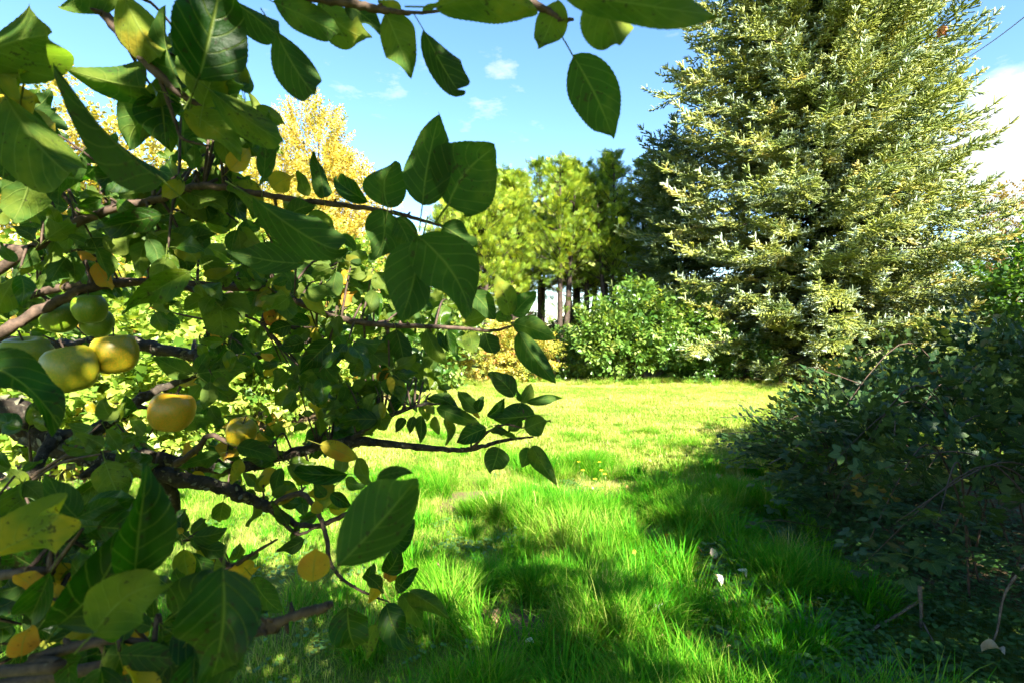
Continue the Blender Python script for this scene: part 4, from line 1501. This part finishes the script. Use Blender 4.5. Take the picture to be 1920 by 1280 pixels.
branch([(500, 950, .92), (560, 925, .90), (596, 960, .88), (612, 1010, .86), (622, 1060, .84), (660, 1098, .83), (730, 1128, .82)], [.007, .006, .005, .0045, .004, .003, .0015], M_TWIG)
branch([(130, 835, .90), (200, 790, .94), (240, 762, .96), (300, 728, .98), (372, 702, 1.0)], [.016, .014, .012, .0095, .006], M_LIMB, sides=10)
branch([(-40, 640, 1.25), (100, 650, 1.28), (220, 640, 1.30), (330, 660, 1.32), (410, 668, 1.34), (480, 668, 1.36), (560, 645, 1.4), (620, 625, 1.42)], [.022, .020, .019, .018, .016, .014, .010, .006], M_LIMB, [T1 + Vector((.05, .25, .3))], [.04], 10, 0.5)
branch([(360, 700, 1.15), (385, 640, 1.17), (405, 590, 1.18), (412, 560, 1.18)], [.010, .009, .008, .005], M_LIMB)
branch([(260, 850, 1.0), (380, 875, 1.05), (470, 872, 1.08), (560, 845, 1.1), (640, 829, 1.1), (690, 828, 1.1), (770, 836, 1.1), (850, 842, 1.1), (890, 840, 1.1), (940, 826, 1.1), (1000, 818, 1.09)],
       [.018, .016, .014, .013, .0125, .011, .0085, .0068, .006, .005, .002], M_LIMB, sides=10, wob=0.45)
branch([(655, 826, 1.1), (690, 800, 1.09), (740, 775, 1.08), (790, 758, 1.07), (826, 757, 1.07)], [.0085, .0075, .006, .004, .002], M_LIMB)
branch([(885, 840, 1.1), (905, 818, 1.09), (920, 806, 1.09), (950, 795, 1.08), (985, 800, 1.08), (980, 765, 1.07)], [.005, .004, .0035, .003, .002, .0015], M_TWIG)
branch([(330, 870, 1.0), (370, 840, .98), (395, 815, .96), (450, 838, .94), (510, 838, .93)], [.009, .007, .006, .004, .002], M_TWIG)
branch([(430, 1196, .43), (495, 1172, .425), (560, 1152, .42), (600, 1140, .418), (622, 1132, .418)], [.0045, .0045, .0048, .005, .003], M_TWIG, [Vector((-.75, .5, 1.15))], [.010])
branch([(-60, 1262, .42), (60, 1236, .42), (160, 1206, .42), (250, 1200, .43), (330, 1224, .44)], [.006, .0055, .005, .0035, .002], M_TWIG, [T1 - Vector((0, .3, .1))], [.02])
branch([(-30, 1085, .5), (50, 1100, .5), (130, 1128, .5), (200, 1120, .51)], [.006, .0055, .005, .002], M_TWIG, [T1 - Vector((0, .2, .1))], [.02])
branch([(20, 935, .74), (50, 900, .76), (78, 855, .80), (100, 820, .84)], [.008, .009, .010, .012], M_LIMB)
branch([(300, 880, .88), (325, 930, .90), (335, 985, .92), (345, 1010, .92)], [.014, .011, .009, .005], M_LIMB)
branch([(335, 1000, .9), (400, 1028, .88), (430, 1060, .86), (470, 1040, .85), (520, 1010, .85)], [.006, .006, .005, .004, .002], M_TWIG)
branch([(-40, 320, 1.0), (60, 345, 1.0), (140, 378, 1.0), (215, 385, 1.02)], [.006, .005, .004, .002], M_TWIG, [T2], [.02])
branch([(90, 255, 1.25), (150, 280, 1.25), (215, 298, 1.25)], [.005, .004, .003], M_TWIG, [T2 + Vector((.1, .3, .5))], [.015])
branch([(160, 470, 1.1), (250, 465, 1.1), (330, 472, 1.12), (400, 500, 1.15)], [.007, .006, .004, .002], M_TWIG, [T1 + Vector((.1, .2, .6))], [.02])
branch([(265, 385, .9), (272, 470, .9), (285, 540, .92)], [.004, .004, .002], M_TWIG)

# lichen flakes on the old limbs
lich = MB()
rl = random.Random(5)
for p, r_ in BR_PTS:
    if r_ < 0.0105:
        continue
    for _ in range(4):
        e = Vector((rl.uniform(-1, 1), rl.uniform(-1, 1), rl.uniform(-.6, 1))).normalized()
        s = r_ * rl.uniform(0.25, 0.6) * 0.9
        c = p + Vector((rl.uniform(-.02, .02), 0, rl.uniform(-.006, .006))) + e * r_ * 1.0
        M = dir_frame(Vector((rl.uniform(-1, 1), rl.uniform(-1, 1), rl.uniform(-1, 1))), e)
        v = [c + e * r_ * 0.18]
        for q in range(6):
            a = q * 1.047
            v.append(c + M @ Vector((math.cos(a) * s * rl.uniform(.6, 1.3), math.sin(a) * s * rl.uniform(.6, 1.3), s * rl.uniform(-.2, .5))))
        lich.add(v, [(0, q + 1, (q + 1) % 6 + 1) for q in range(6)])
M_LICHEN = simple_mat('lichen', (0.10, 0.095, 0.06), 0.9, 0.5, 60.0)
tag(lich.obj('lichen', M_LICHEN, apple_tree, smooth=False), kind='stuff')

# leaf shapes of the apple tree
W0 = 0.6
ALEAF = []
for i, (fo, dr, cu, wv) in enumerate(((.18, .45, .08, .07), (.35, .8, .1, .09), (.10, 1.0, -.18, .11), (.6, .6, .2, .06), (.05, .4, -.25, .09), (.30, 1.3, .05, .12), (.8, 1.0, .3, .06), (.22, -.5, .1, .11),
                                      (.45, 1.7, .25, .10), (.12, .7, .45, .08), (.28, -.9, -.2, .12), (.15, .6, .1, .14))):
    mb = MB()
    add_leaf(mb, W0, fo, dr, cu, wv, 40, 3, 0.016, 0.30, 0.011, 400 + i, twist=(0.5, -0.9, 0.8, -0.4, 0.3, 1.1, -0.7, 0.9, -1.2, 0.6, -0.6, 1.0)[i], side=(.03, -.06, .08, -.03, .05, -.09, .06, .02, -.05, .10, -.08, .04)[i])
    ALEAF.append(mb.mesh('leaf', M_LEAF))
ra = random.Random(31)
LEAVES = []          # (base, tip, up, wide, tint, shape, pixel size)


def leaf(bx, by, tx, ty, d, w=0.55, face='u', tint=None, dd=None, shape=None, roll=None):
    dd = ra.uniform(-.16, .16) if dd is None else dd
    L0 = math.hypot(tx - bx, ty - by) / FPX * d
    B, T = pt(bx, by, d), pt(tx, ty, d + dd * L0)
    up = (Vector((0, 0, CAM_H)) - (B + T) * 0.5).normalized()
    if face == 'u':
        up = -up
    tint = max(0, min(0.5, ra.gauss(0.30, 0.15))) if tint is None else tint + (0.05 if tint < 0.4 else 0)
    roll = ra.uniform(-.35, .35) if roll is None else roll
    M_up = Matrix.Rotation(roll, 3, (T - B).normalized()) @ up
    LEAVES.append((B, T, M_up, w / W0, tint, ra.randrange(12) if shape is None else shape, math.hypot(tx - bx, ty - by)))


HAND = [  # tints mix autumn colour with the light some leaves catch
    (-70, 112, 92, 66, .50, .62, 'u', .42), (-60, 120, 46, 160, .52, .6), (-45, 165, 78, 196, .55, .5, 'u', .72), (8, 178, 142, 335, .52, .5), (40, 190, 5, 335, .56, .7),
    (306, 340, 100, 128, .40, .27, 'u', .12), (272, 165, 120, 130, .56, .52, 'u', .30), (300, 178, 312, 278, .60, .72, 't', .05), (222, -12, 120, 14, .58, .52), (228, -15, 302, 112, .55, .55),
    (338, 165, 306, 12, .56, .36), (372, 150, 420, -60, .46, .62, 't', .05), (362, 170, 402, 40, .55, .5), (380, 200, 424, 75, .54, .55), (362, 140, 462, 158, .56, .46), (392, 168, 534, 268, .52, .36),
    (350, 205, 452, 292, .55, .5), (440, 205, 496, 262, .75, .6, 'u', .45), (494, 335, 506, 208, .62, .28), (432, -2, 521, 68, .52, .55), (516, 58, 592, 180, .50, .50), (512, 4, 644, 70, .50, .36),
    (596, 5, 690, 72, .52, .62), (648, 8, 716, 60, .52, .5), (724, 26, 772, 143, .50, .58, 'u', .36), (795, 58, 858, 168, .50, .46), (752, 22, 708, 4, .5, .7, 'u', .6), (792, 22, 822, 6, .5, .4, 'u', .55),
    (818, 14, 1008, 22, .42, .52, 'u', .52), (1046, 0, 1008, 92, .48, .62, 'u', .35), (1056, -12, 1352, 30, .34, .26, 'u', .40), (1116, -16, 1158, 84, .38, .80, 'u', .34), (1074, 104, 1150, 262, .485, .52, 'u', .22, 0.0, 0, 0.1),
    (792, 385, 824, 214, .56, .50, 'u', .2), (840, 385, 928, 276, .58, .98, 'u', .25, 0.0, 4, 0.1), (728, 390, 742, 302, .66, .92, 'u', .22), (898, 350, 872, 408, .62, .7), (607, 372, 590, 283, .70, .36), (690, 378, 632, 338, .70, .52, 't', .2),
    (576, 368, 560, 320, .72, .5, 'u', .45), (508, 352, 550, 328, .71, .85, 'u', .72), (476, 372, 636, 468, .50, .44, 'u', .2), (568, 494, 432, 470, .58, .40, 'u', .12), (718, 394, 702, 488, .66, .75, 'u', .16), (742, 408, 772, 474, .66, .6, 'u', .2),
    (784, 442, 882, 588, .46, .64, 'u', .18, 0.0, 2, 0.0), (790, 452, 752, 602, .50, .62, 'u', .14), (828, 424, 892, 466, .72, .72, 'u', .16), (578, 402, 630, 432, .72, .5, 'u', .35), (640, 440, 668, 470, .75, .5),
    (305, 404, 180, 432, .60, .38, 't', .05), (356, 510, 228, 585, .56, .34, 't', .3), (262, 308, 174, 338, .66, .62, 't', .1), (150, 292, 110, 385, .7, .5), (60, 300, 20, 420, .7, .55),
    (956, 592, 928, 512, .96, .46), (962, 592, 1006, 548, .97, .62), (962, 606, 1042, 636, .95, .5), (972, 622, 1042, 718, .88, .40, 'u', .16, 0.0, 3), (884, 548, 928, 600, .98, .6), (866, 604, 918, 590, 1.0, .62), (928, 590, 960, 598, 1.0, .7),
    (878, 622, 886, 662, 1.0, .82), (910, 624, 926, 664, 1.0, .92), (742, 618, 758, 692, .98, .58), (798, 618, 838, 684, .98, .42, 'u', .48), (838, 620, 850, 668, 1.0, .42, 't', .1), (822, 622, 842, 660, 1.0, .36, 't', .1),
    (965, 742, 916, 698, 1.05, .60), (977, 754, 996, 718, 1.06, .62), (988, 754, 1056, 745, 1.05, .26), (1004, 778, 926, 785, 1.06, .5), (984, 804, 1032, 786, 1.06, .8), (976, 784, 952, 812, 1.08, .6), (896, 772, 860, 732, 1.08, .52),
    (896, 772, 906, 742, 1.08, .6, 't', .05), (900, 784, 870, 752, 1.09, .22, 'u', .85), (914, 780, 946, 746, 1.09, .5, 't', .08), (818, 764, 902, 796, 1.08, .34), (912, 802, 856, 830, 1.08, .56, 't', .08), (926, 800, 950, 812, 1.08, .7), (920, 806, 968, 826, 1.08, .32),
    (936, 838, 920, 888, 1.07, .85), (990, 838, 978, 876, 1.08, .7), (998, 836, 1044, 908, 1.04, .40), (790, 778, 788, 830, 1.08, .42), (836, 784, 836, 834, 1.08, .40), (760, 784, 742, 810, 1.08, .6), (814, 780, 824, 814, 1.08, .5), (776, 780, 768, 812, 1.08, .5),
    (850, 760, 800, 745, 1.08, .45), (708, 786, 636, 794, 1.02, .5, 't', .06), (600, 832, 674, 862, .98, .42, 'u', .78), (832, 740, 866, 782, 1.1, .45, 't', .05), (975, 752, 968, 728, 1.06, .4, 't'), (1000, 800, 1010, 818, 1.07, .8),
    (632, 1062, 784, 893, .34, .54, 'u', .24, 0.0, 3, 0.1), (706, 896, 772, 884, .40, .4), (587, 1090, 596, 1026, .43, .88, 'u', .88, 0.0, 0, 0.0), (728, 1022, 778, 974, .7, .55, 't', .03), (724, 1074, 752, 1012, .8, .55, 't', .03),
    (744, 1110, 784, 1064, .8, .5, 't', .03), (722, 1068, 742, 1088, .8, .8, 'u', .92), (690, 1090, 700, 1054, .82, .6, 't', .2), (652, 1136, 668, 1218, .62, .8, 't', .06), (724, 1132, 768, 1218, .70, .56, 't', .04), (704, 1170, 688, 1234, .70, .48, 'u', .3),
    (768, 1108, 842, 1158, .74, .40, 'u', .3), (752, 1112, 798, 1184, .76, .44, 'u', .28), (690, 1080, 720, 1110, .8, .6), (712, 1100, 690, 1130, .8, .6, 'u', .8),
    (252, 1080, 276, 868, .34, .42, 't', .08, 0.0, 3, 0.2), (108, 1172, 236, 984, .36, .46, 't', .03), (176, 1186, 304, 1096, .32, .72, 'u', .45), (418, 1064, 398, 1268, .31, .66, 't', .0, 0.0, 1), (398, 1140, 498, 1150, .42, .48, 't', .03), (440, 1220, 330, 1290, .4, .6),
    (-40, 1050, 110, 962, .37, .56, 'u', .62), (-50, 678, 112, 800, .40, .44, 't', .04), (474, 1082, 528, 1146, .78, .55), (652, 888, 552, 882, .80, .34, 't', .05), (670, 858, 694, 908, .82, .5, 'u', .4), (450, 860, 432, 906, .85, .5, 'u', .62),
    (540, 985, 510, 940, .9, .4), (600, 962, 590, 938, .86, .85, 'u', .78), (520, 945, 560, 920, .9, .4, 'u', .72), (610, 930, 590, 905, .88, .7), (620, 925, 660, 950, .88, .5, 't', .1), (570, 1010, 515, 1035, .8, .4), (560, 985, 545, 1020, .9, .4),
    (160, 1120, 40, 1070, .5, .5, 'u', .8), (90, 1110, 30, 1075, .46, .6, 'u', .95), (130, 1125, 60, 1105, .5, .5, 'u', .8), (40, 1230, 60, 1170, .42, .7, 'u', .9), (120, 1225, 130, 1290, .42, .6), (230, 1205, 200, 1290, .42, .5), (330, 1225, 340, 1300, .42, .5, 'u', .45),  # first yellow and orange tints here stand in for sunlit leaf flakes
    (395, 625, 418, 645, 1.15, .4, 'u', .98), (412, 560, 440, 580, 1.15, .5, 't', .3), (370, 700, 470, 690, .98, .5, 'u', .3), (374, 706, 440, 748, .98, .42, 'u', .34), (370, 694, 392, 660, .98, .6, 'u', .42), (362, 702, 290, 668, .98, .5, 'u', .3), (500, 600, 545, 580, 1.0, .6, 'u', .75),
    (498, 575, 530, 620, 1.0, .6, 'u', .95), (545, 610, 500, 625, .98, .7, 't', .0), (570, 640, 520, 650, .98, .6, 't', .0), (480, 560, 545, 570, 1.0, .6, 'u', .5), (30, 590, 60, 620, .9, .6), (190, 560, 120, 560, .9, .5),
    (620, 640, 560, 700, .95, .5, 't', .05), (590, 650, 640, 720, 1.0, .5), (340, 800, 400, 790, 1.0, .5, 'u', .4), (445, 835, 520, 860, .92, .4), (410, 850, 345, 870, .93, .42, 'u', .3), (470, 800, 420, 780, .95, .5, 'u', .4),
]
for h in HAND:
    leaf(*h)

APPLES = [(132, 692, .66, .071, .36, 'yellow-green apple hanging at the front of the bunch of three'), (216, 664, .70, .064, .50, 'yellow apple at the right of the bunch of three, touched by sun'),
          (52, 672, .74, .074, .22, 'shaded green apple at the back left of the bunch of three'), (322, 772, .80, .0735, .66, 'bright golden apple hanging alone below the bunch, sunlit on its underside'),
          (452, 810, .95, .060, .50, 'small yellow-green apple half hidden by leaves above the lichened limb'), (112, 596, .86, .060, .05, 'green apple in the upper cluster, the one furthest left'),
          (168, 580, .84, .056, .08, 'small round green apple at the top of the upper cluster'), (182, 606, .90, .058, .04, 'green apple low in the upper cluster, just above the bunch of three')]


def near_apple(x, y, d):
    return any(math.hypot(x - a[0], y - a[1]) < a[3] / a[2] * 960 * 0.5 + 55 and d < a[2] + 0.10 for a in APPLES)


twigs = MB()
BRA_NP = np.array([tuple(p) for p, _ in BR_PTS])


def cluster(x, y, d, n, size, tint_mu=0.32):
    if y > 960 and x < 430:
        tint_mu = 0.08  # lower-left leaves tinted dark: dense shade put into their colour

    c = pt(x, y, d)
    k = int(((BRA_NP - np.array(c)) ** 2).sum(1).argmin())
    b = Vector(BRA_NP[k])
    if (b - c).length < 0.22:
        m = b.lerp(c, 0.5) + Vector((0, 0, ra.uniform(-.01, .03)))
        path, rad = smooth_path([b, m, c], [.0028, .0022, .0013], 4)
        twigs.tube(path, rad, 4)
    for i in range(n):
        a = ra.uniform(0, 6.28)
        L = size * ra.uniform(0.7, 1.15)
        px = L / d * 960
        k2 = ra.uniform(0.55, 1.0)
        bx, by = x + math.cos(a) * px * 0.22, y + math.sin(a) * px * 0.2
        tx, ty = bx + math.cos(a) * px * k2, by + math.sin(a) * px * k2 * 0.9 + px * 0.12
        up_face = 't' if ra.random() < (0.55 if y > 600 else 0.25) else 'u'
        t = ra.gauss(tint_mu, 0.12)
        if ra.random() < 0.04:
            t = ra.uniform(0.6, 0.95)
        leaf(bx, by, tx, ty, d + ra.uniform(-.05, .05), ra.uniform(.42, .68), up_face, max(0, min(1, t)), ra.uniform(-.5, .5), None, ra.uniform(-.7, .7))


FILL = [(0, 60, 200, 300, 3, .6, .9), (170, 330, 270, 480, 10, .7, 1.1), (0, 190, 330, 560, 11, .7, 1.1), (330, 480, 190, 380, 10, .62, .9), (300, 560, 400, 560, 11, .75, 1.15), (400, 660, 480, 640, 9, .95, 1.3),
        (540, 760, 570, 720, 11, 1.0, 1.3), (680, 860, 560, 740, 9, 1.05, 1.35), (380, 620, 640, 830, 10, .95, 1.3), (560, 720, 700, 800, 6, 1.05, 1.3), (0, 330, 500, 640, 6, .95, 1.2), (640, 720, 460, 560, 3, 1.0, 1.2),
        (150, 420, 780, 900, 3, 1.0, 1.2), (400, 640, 850, 960, 4, .9, 1.1), (0, 260, 780, 880, 3, .66, .80), (0, 200, 980, 1260, 8, .45, .65), (180, 420, 1150, 1280, 5, .42, .6), (330, 480, 1010, 1120, 3, .75, .95), (0, 120, 880, 1000, 2, .6, .8), (300, 360, 80, 200, 2, .6, .7)]
for (x0, x1, y0, y1, n, d0, d1) in FILL:
    for _ in range(int(n * 2.4 + 0.5)):
        for _try in range(12):
            x, y, d = ra.uniform(x0, x1), ra.uniform(y0, y1), ra.uniform(d0, d1)
            if not near_apple(x, y, d):
                break
        else:
            continue
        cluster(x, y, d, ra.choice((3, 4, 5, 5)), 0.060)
tag(twigs.obj('twigs', M_TWIG, apple_tree), kind='stuff')

order = sorted(range(len(LEAVES)), key=lambda i: -LEAVES[i][6] - (1000 if i < len(HAND) else 0))
for i in order[:298]:
    B, T, up, wide, tint, sh, _ = LEAVES[i]
    on = BR_OBJ[int(((BRA_NP - np.array(B)) ** 2).sum(1).argmin())]
    put_leaf('leaf', ALEAF[sh], on, B, T, up, wide, tint)
# further leaves of the tree, past the ones one can pick out, and an unseen canopy above and behind the camera, shaped to shade the foreground
LPROTO = []
for i in (0, 1, 2, 5):
    me = ALEAF[i].copy()
    me.materials[0] = M_LEAF_I
    LPROTO.append(bpy.data.objects.new('apple_leaf_source', me))
rest = order[298:]
P, D, U, S, T_ = [], [], [], [], []
for i in rest:
    B, T, up, wide, tint, sh, _ = LEAVES[i]
    P.append(tuple(B)); D.append(tuple(T - B)); U.append(tuple(up)); S.append(((T - B).length * wide, (T - B).length, (T - B).length)); T_.append(tint)
can = []
for (c, r, n) in (((-1.5, 0.0, 2.5), (1.2, 1.0, .5), 560), ((-.3, -.9, 2.4), (1.3, .9, .45), 1050), ((-1.9, .9, 2.5), (.8, .7, .6), 400), ((.55, -.7, 2.3), (.8, .6, .4), 650), ((-2.2, 1.9, 1.7), (.7, .8, .7), 160), ((-.3, .3, 2.35), (1.2, .5, .35), 60), ((-.5, -1.3, 1.6), (1.0, .5, .7), 420)):
    k = 0
    while k < n:
        v = Vector((random.uniform(-1, 1), random.uniform(-1, 1), random.uniform(-1, 1)))
        if v.length > 1:
            continue
        p = Vector(c) + Vector((v.x * r[0], v.y * r[1], v.z * r[2]))
        k += 1
        q = project(p)
        if q and -160 < q[0] < 2000 and q[1] > -170:
            continue
        a = random.uniform(0, 6.28)
        L = random.uniform(.08, .115)
        P.append(tuple(p)); D.append((math.cos(a), math.sin(a), random.uniform(-.9, .2))); U.append((random.uniform(-.4, .4), random.uniform(-.4, .4), 1)); S.append((L, L, L)); T_.append(random.uniform(.1, .45))
scatter('foliage', apple_tree, LPROTO, np.array(P), rot_frames(np.array(D), np.array(U)), np.array(S), np.array(T_))
for i, (e, rr_) in enumerate((((-1.9, .2, 2.9), .02), ((-.3, -.6, 2.75), .018), ((.6, -.6, 2.6), .012), ((-1.6, -.7, 2.6), .015), ((-2.3, 1.9, 2.1), .02))):
    mb = MB()
    path, rad = smooth_path([T2 if i != 4 else T1, T2.lerp(Vector(e), 0.5) + Vector((0, 0, .15)), Vector(e)], [rr_ * 1.8, rr_, rr_ * .3], 6)
    mb.tube(path, rad, 7, wob=.3)
    mb.obj('branch', M_LIMB, apple_tree)


# ------------------------------------------------------------------ apples
def apple_mesh(seed):
    r = random.Random(seed)
    prof = [(0.0, 0.30), (0.08, 0.36), (0.20, 0.43), (0.33, 0.42), (0.43, 0.33), (0.495, 0.16), (0.5, 0.0), (0.47, -0.16), (0.40, -0.30), (0.30, -0.40), (0.19, -0.44), (0.09, -0.42), (0.0, -0.38)]
    mb = MB()
    n = 28
    v, f = [], []
    sq = r.uniform(-.06, .06)
    for (rad, z) in prof:
        for k in range(n):
            a = 2 * math.pi * k / n
            w = 1 + 0.035 * math.cos(5 * a + r.random() * 0.02) * (1 if z < 0 else 0.4) + sq * math.cos(a + seed) * (0.5 - z)
            v.append((rad * w * math.cos(a), rad * w * math.sin(a), z * 1.08 + 0.05 * rad * math.cos(a - seed)))
    for i in range(len(prof) - 1):
        for k in range(n):
            f.append((i * n + k, i * n + (k + 1) % n, (i + 1) * n + (k + 1) % n, (i + 1) * n + k)[::-1])
    mb.add(v, f)
    return mb.mesh('apple', M_APPLE)


for i, (px, py, d, s, tn, lab) in enumerate(APPLES):
    c = pt(px, py, d)
    a = bpy.data.objects.new('apple', apple_mesh(500 + i))
    COL.objects.link(a)
    a.location = c
    s *= 0.84
    a.scale = (s * 1.04, s * 1.04, s)
    a.rotation_euler = (random.uniform(-.35, .35), random.uniform(-.35, .35), random.uniform(0, 6.28))
    a.color = (tn, 0, 0, 1)
    tag(a, lab, 'apple', 'apples hanging in the apple tree')
    mb = MB()
    mb.tube([(0, 0, .26), (0.02, 0, .45), (0.06, 0.02, .68)], [.022, .018, .024], 5)
    st = mb.mesh('stalk', M_TWIG)
    so = bpy.data.objects.new('stalk', st)
    COL.objects.link(so)
    so.parent = a
    mb = MB()
    for k in range(5):
        an = k * 1.2566
        e = Vector((math.cos(an), math.sin(an), 0))
        sd = Vector((-e.y, e.x, 0)) * 0.02
        o = Vector((0, 0, -.375)) + e * .015
        mb.add([o - sd, o + sd, o + e * .05 + Vector((0, 0, -.05))], [(0, 1, 2)])
    co = bpy.data.objects.new('calyx', mb.mesh('calyx', M_STICK))
    COL.objects.link(co)
    co.parent = a

# ------------------------------------------------------------------ small things on the lawn
FLEAF = []
for i in range(4):
    mb = MB()
    add_leaf(mb, 0.66, 0.3, 0.5 + 0.4 * i, 0.25, 0.08, 10, 2, 0.012, 0.25, 0.012, 600 + i)
    FLEAF.append(mb.mesh('fallen_leaf', M_FALLEN))
for i, (px, py, L, tn, lab) in enumerate((
        (1227, 1180, .085, .0, 'pale upturned fallen leaf in the long grass near the bottom edge'), (1352, 1122, .08, .98, 'whitish fallen leaf at the edge of the brambles'),
        (1400, 1100, .07, .95, 'small whitish fallen leaf beside the larger whitish one'), (1840, 1240, .10, .25, 'tan fallen leaf in the dark corner under the brambles'),
        (1533, 1142, .03, 1.0, 'tiny white petal-like leaf on the ground below the brambles'), (982, 1236, .06, .05, 'pale fallen leaf at the bottom edge beside the long grass'),
        (932, 1192, .08, .5, 'brown curled fallen leaf on the bare patch of lawn'), (1345, 915, .12, .45, 'brown fallen leaf in the shaded long grass'), (1342, 1068, .07, .3, 'light brown fallen leaf left of the brambles'),
        (1232, 1205, .05, .8, 'orange fallen leaf just below the pale upturned one'), (1172, 1035, .05, .78, 'orange fallen leaf in the half-lit grass'), (1190, 1068, .05, .8, 'yellow fallen leaf in the shade below the half-lit grass'),
        (992, 940, .09, .78, 'orange-brown fallen leaf on the worn mossy patch'), (1108, 1172, .05, .55, 'small brown fallen leaf beside a tall tussock'))):
    g0 = ground_pt(px, py)
    o = bpy.data.objects.new('fallen_leaf', FLEAF[i % 4])
    COL.objects.link(o)
    o.location = (g0.x, g0.y, ground_z(g0.x, g0.y) + 0.06)
    o.rotation_euler = (R(random.uniform(15, 60)), R(random.uniform(-30, 30)), random.uniform(0, 6.28))
    o.scale = (L, L, L)
    o.color = (tn, 0, 0, 1)
    tag(o, lab, 'leaf', 'fallen leaves on the lawn')

for i in range(26):
    px, py = random.uniform(760, 1420), random.uniform(900, 1270)
    g0 = ground_pt(px, py)
    if bed_mask(g0.x, g0.y) and random.random() < 0.5:
        continue
    o = bpy.data.objects.new('fallen_leaf', FLEAF[i % 4])
    COL.objects.link(o)
    L = random.uniform(.03, .055)
    o.location = (g0.x, g0.y, ground_z(g0.x, g0.y) + random.uniform(.03, .07))
    o.rotation_euler = (R(random.uniform(-40, 60)), R(random.uniform(-40, 40)), random.uniform(0, 6.28))
    o.scale = (L, L, L)
    o.color = (random.choice((.3, .45, .5, .55, .8)), 0, 0, 1)
    tag(o, 'small brownish fallen leaf lying in the grass of the near lawn', 'leaf', 'small fallen leaves in the near lawn')

mbp = MB()
for k in range(6):
    a = k * 1.047
    e = Vector((math.cos(a), math.sin(a), 0.35)).normalized()
    sd = Vector((-math.sin(a), math.cos(a), 0)) * 0.006
    mbp.add([Vector((0, 0, 0)), e * 0.012 - sd, e * 0.019 + Vector((0, 0, .002)), e * 0.012 + sd], [(0, 1, 2, 3)])
PETAL = mbp.mesh('petals', M_PETAL)
mbs = MB()
mbs.tube([(0, 0, -.16), (0.01, 0.004, -.08), (0, 0, 0)], [.0016, .0014, .0012], 4)
STEM = mbs.mesh('stem', M_STEM)
for (px, py, lab) in ((1085, 866, 'yellow flower on the edge of the sunlit grass, first from the apple twig'), (1093, 882, 'yellow flower just below the first one on the lawn'), (1128, 882, 'yellow flower in the middle of the group on the lawn'),
                      (1134, 892, 'yellow flower at the lower right of the group on the lawn'), (1116, 900, 'lowest yellow flower of the group on the lawn'), (1124, 866, 'topmost yellow flower of the group on the lawn'),
                      (1418, 862, 'lone yellow flower in the shaded grass by the brambles'), (686, 1066, 'yellow flower seen between the apple leaves, upper one of a pair'), (694, 1076, 'yellow flower seen between the apple leaves, lower one of a pair')):
    g0 = ground_pt(px, py + 22)
    f = empty('yellow_flower', (g0.x, g0.y, ground_z(g0.x, g0.y) + 0.15))
    tag(f, lab, 'flower', 'yellow flowers on the lawn')
    for nm, me in (('petals', PETAL), ('stem', STEM)):
        o = bpy.data.objects.new(nm, me)
        COL.objects.link(o)
        o.parent = f
    f.scale = (1.25, 1.25, 1.0)

# dead sticks round the brambles
for (pp, rad, lab) in (
        ([(1722, 1126, 2.75), (1640, 1180, 2.65), (1560, 1222, 2.55), (1475, 1264, 2.45)], .009, 'long bare brown stick slanting out of the brambles to the bottom edge'),
        ([(1724, 1098, 2.7), (1727, 1140, 2.7), (1726, 1186, 2.7)], .010, 'short pale snapped stem hanging upright under the brambles'),
        ([(1730, 1165, 2.65), (1755, 1215, 2.5), (1785, 1300, 2.35)], .005, 'thin bare stem running down to the bottom edge below the brambles'),
        ([(1925, 1055, 2.5), (1885, 1110, 2.5), (1870, 1180, 2.5), (1858, 1222, 2.5)], .006, 'curved bare stem in the dark corner at the right edge'),
        ([(1520, 815, 4.3), (1475, 850, 4.2), (1440, 870, 4.1)], .005, 'thin dark stick poking out over the shaded grass'),
        ([(1680, 765, 3.9), (1676, 830, 3.9), (1670, 910, 3.9)], .006, 'dark upright dead stem rising through the bramble leaves')):
    mb = MB()
    ctrl = [pt(*p) for p in pp]
    if rad < .0095 and len(pp) > 2:
        ctrl = [Vector((c.x, c.y, max(c.z, 0.02))) for c in ctrl]
    path, rr_ = smooth_path(ctrl, [rad * (1 - .12 * k) for k in range(len(pp))], 5)
    mb.tube(path, rr_, 6, wob=.25)
    tag(mb.obj('dead_stick', M_STICK), lab, 'stick', 'dead sticks around the brambles')

# overhead cable in the top right corner
a, b = pt(1835, 97, 30.0), pt(1920, 27, 24.0)
a, b = a + (a - b) * 1.5, b + (b - a) * 2.5
mb = MB()
mb.tube([a.lerp(b, k / 24) - Vector((0, 0, 1.2 * (1 - (2 * k / 24 - 1) ** 2) - 1.05)) for k in range(25)], 0.028, 5)
tag(mb.obj('overhead_cable', M_CABLE), 'thin dark overhead cable crossing the sky beside the spruce', 'cable')
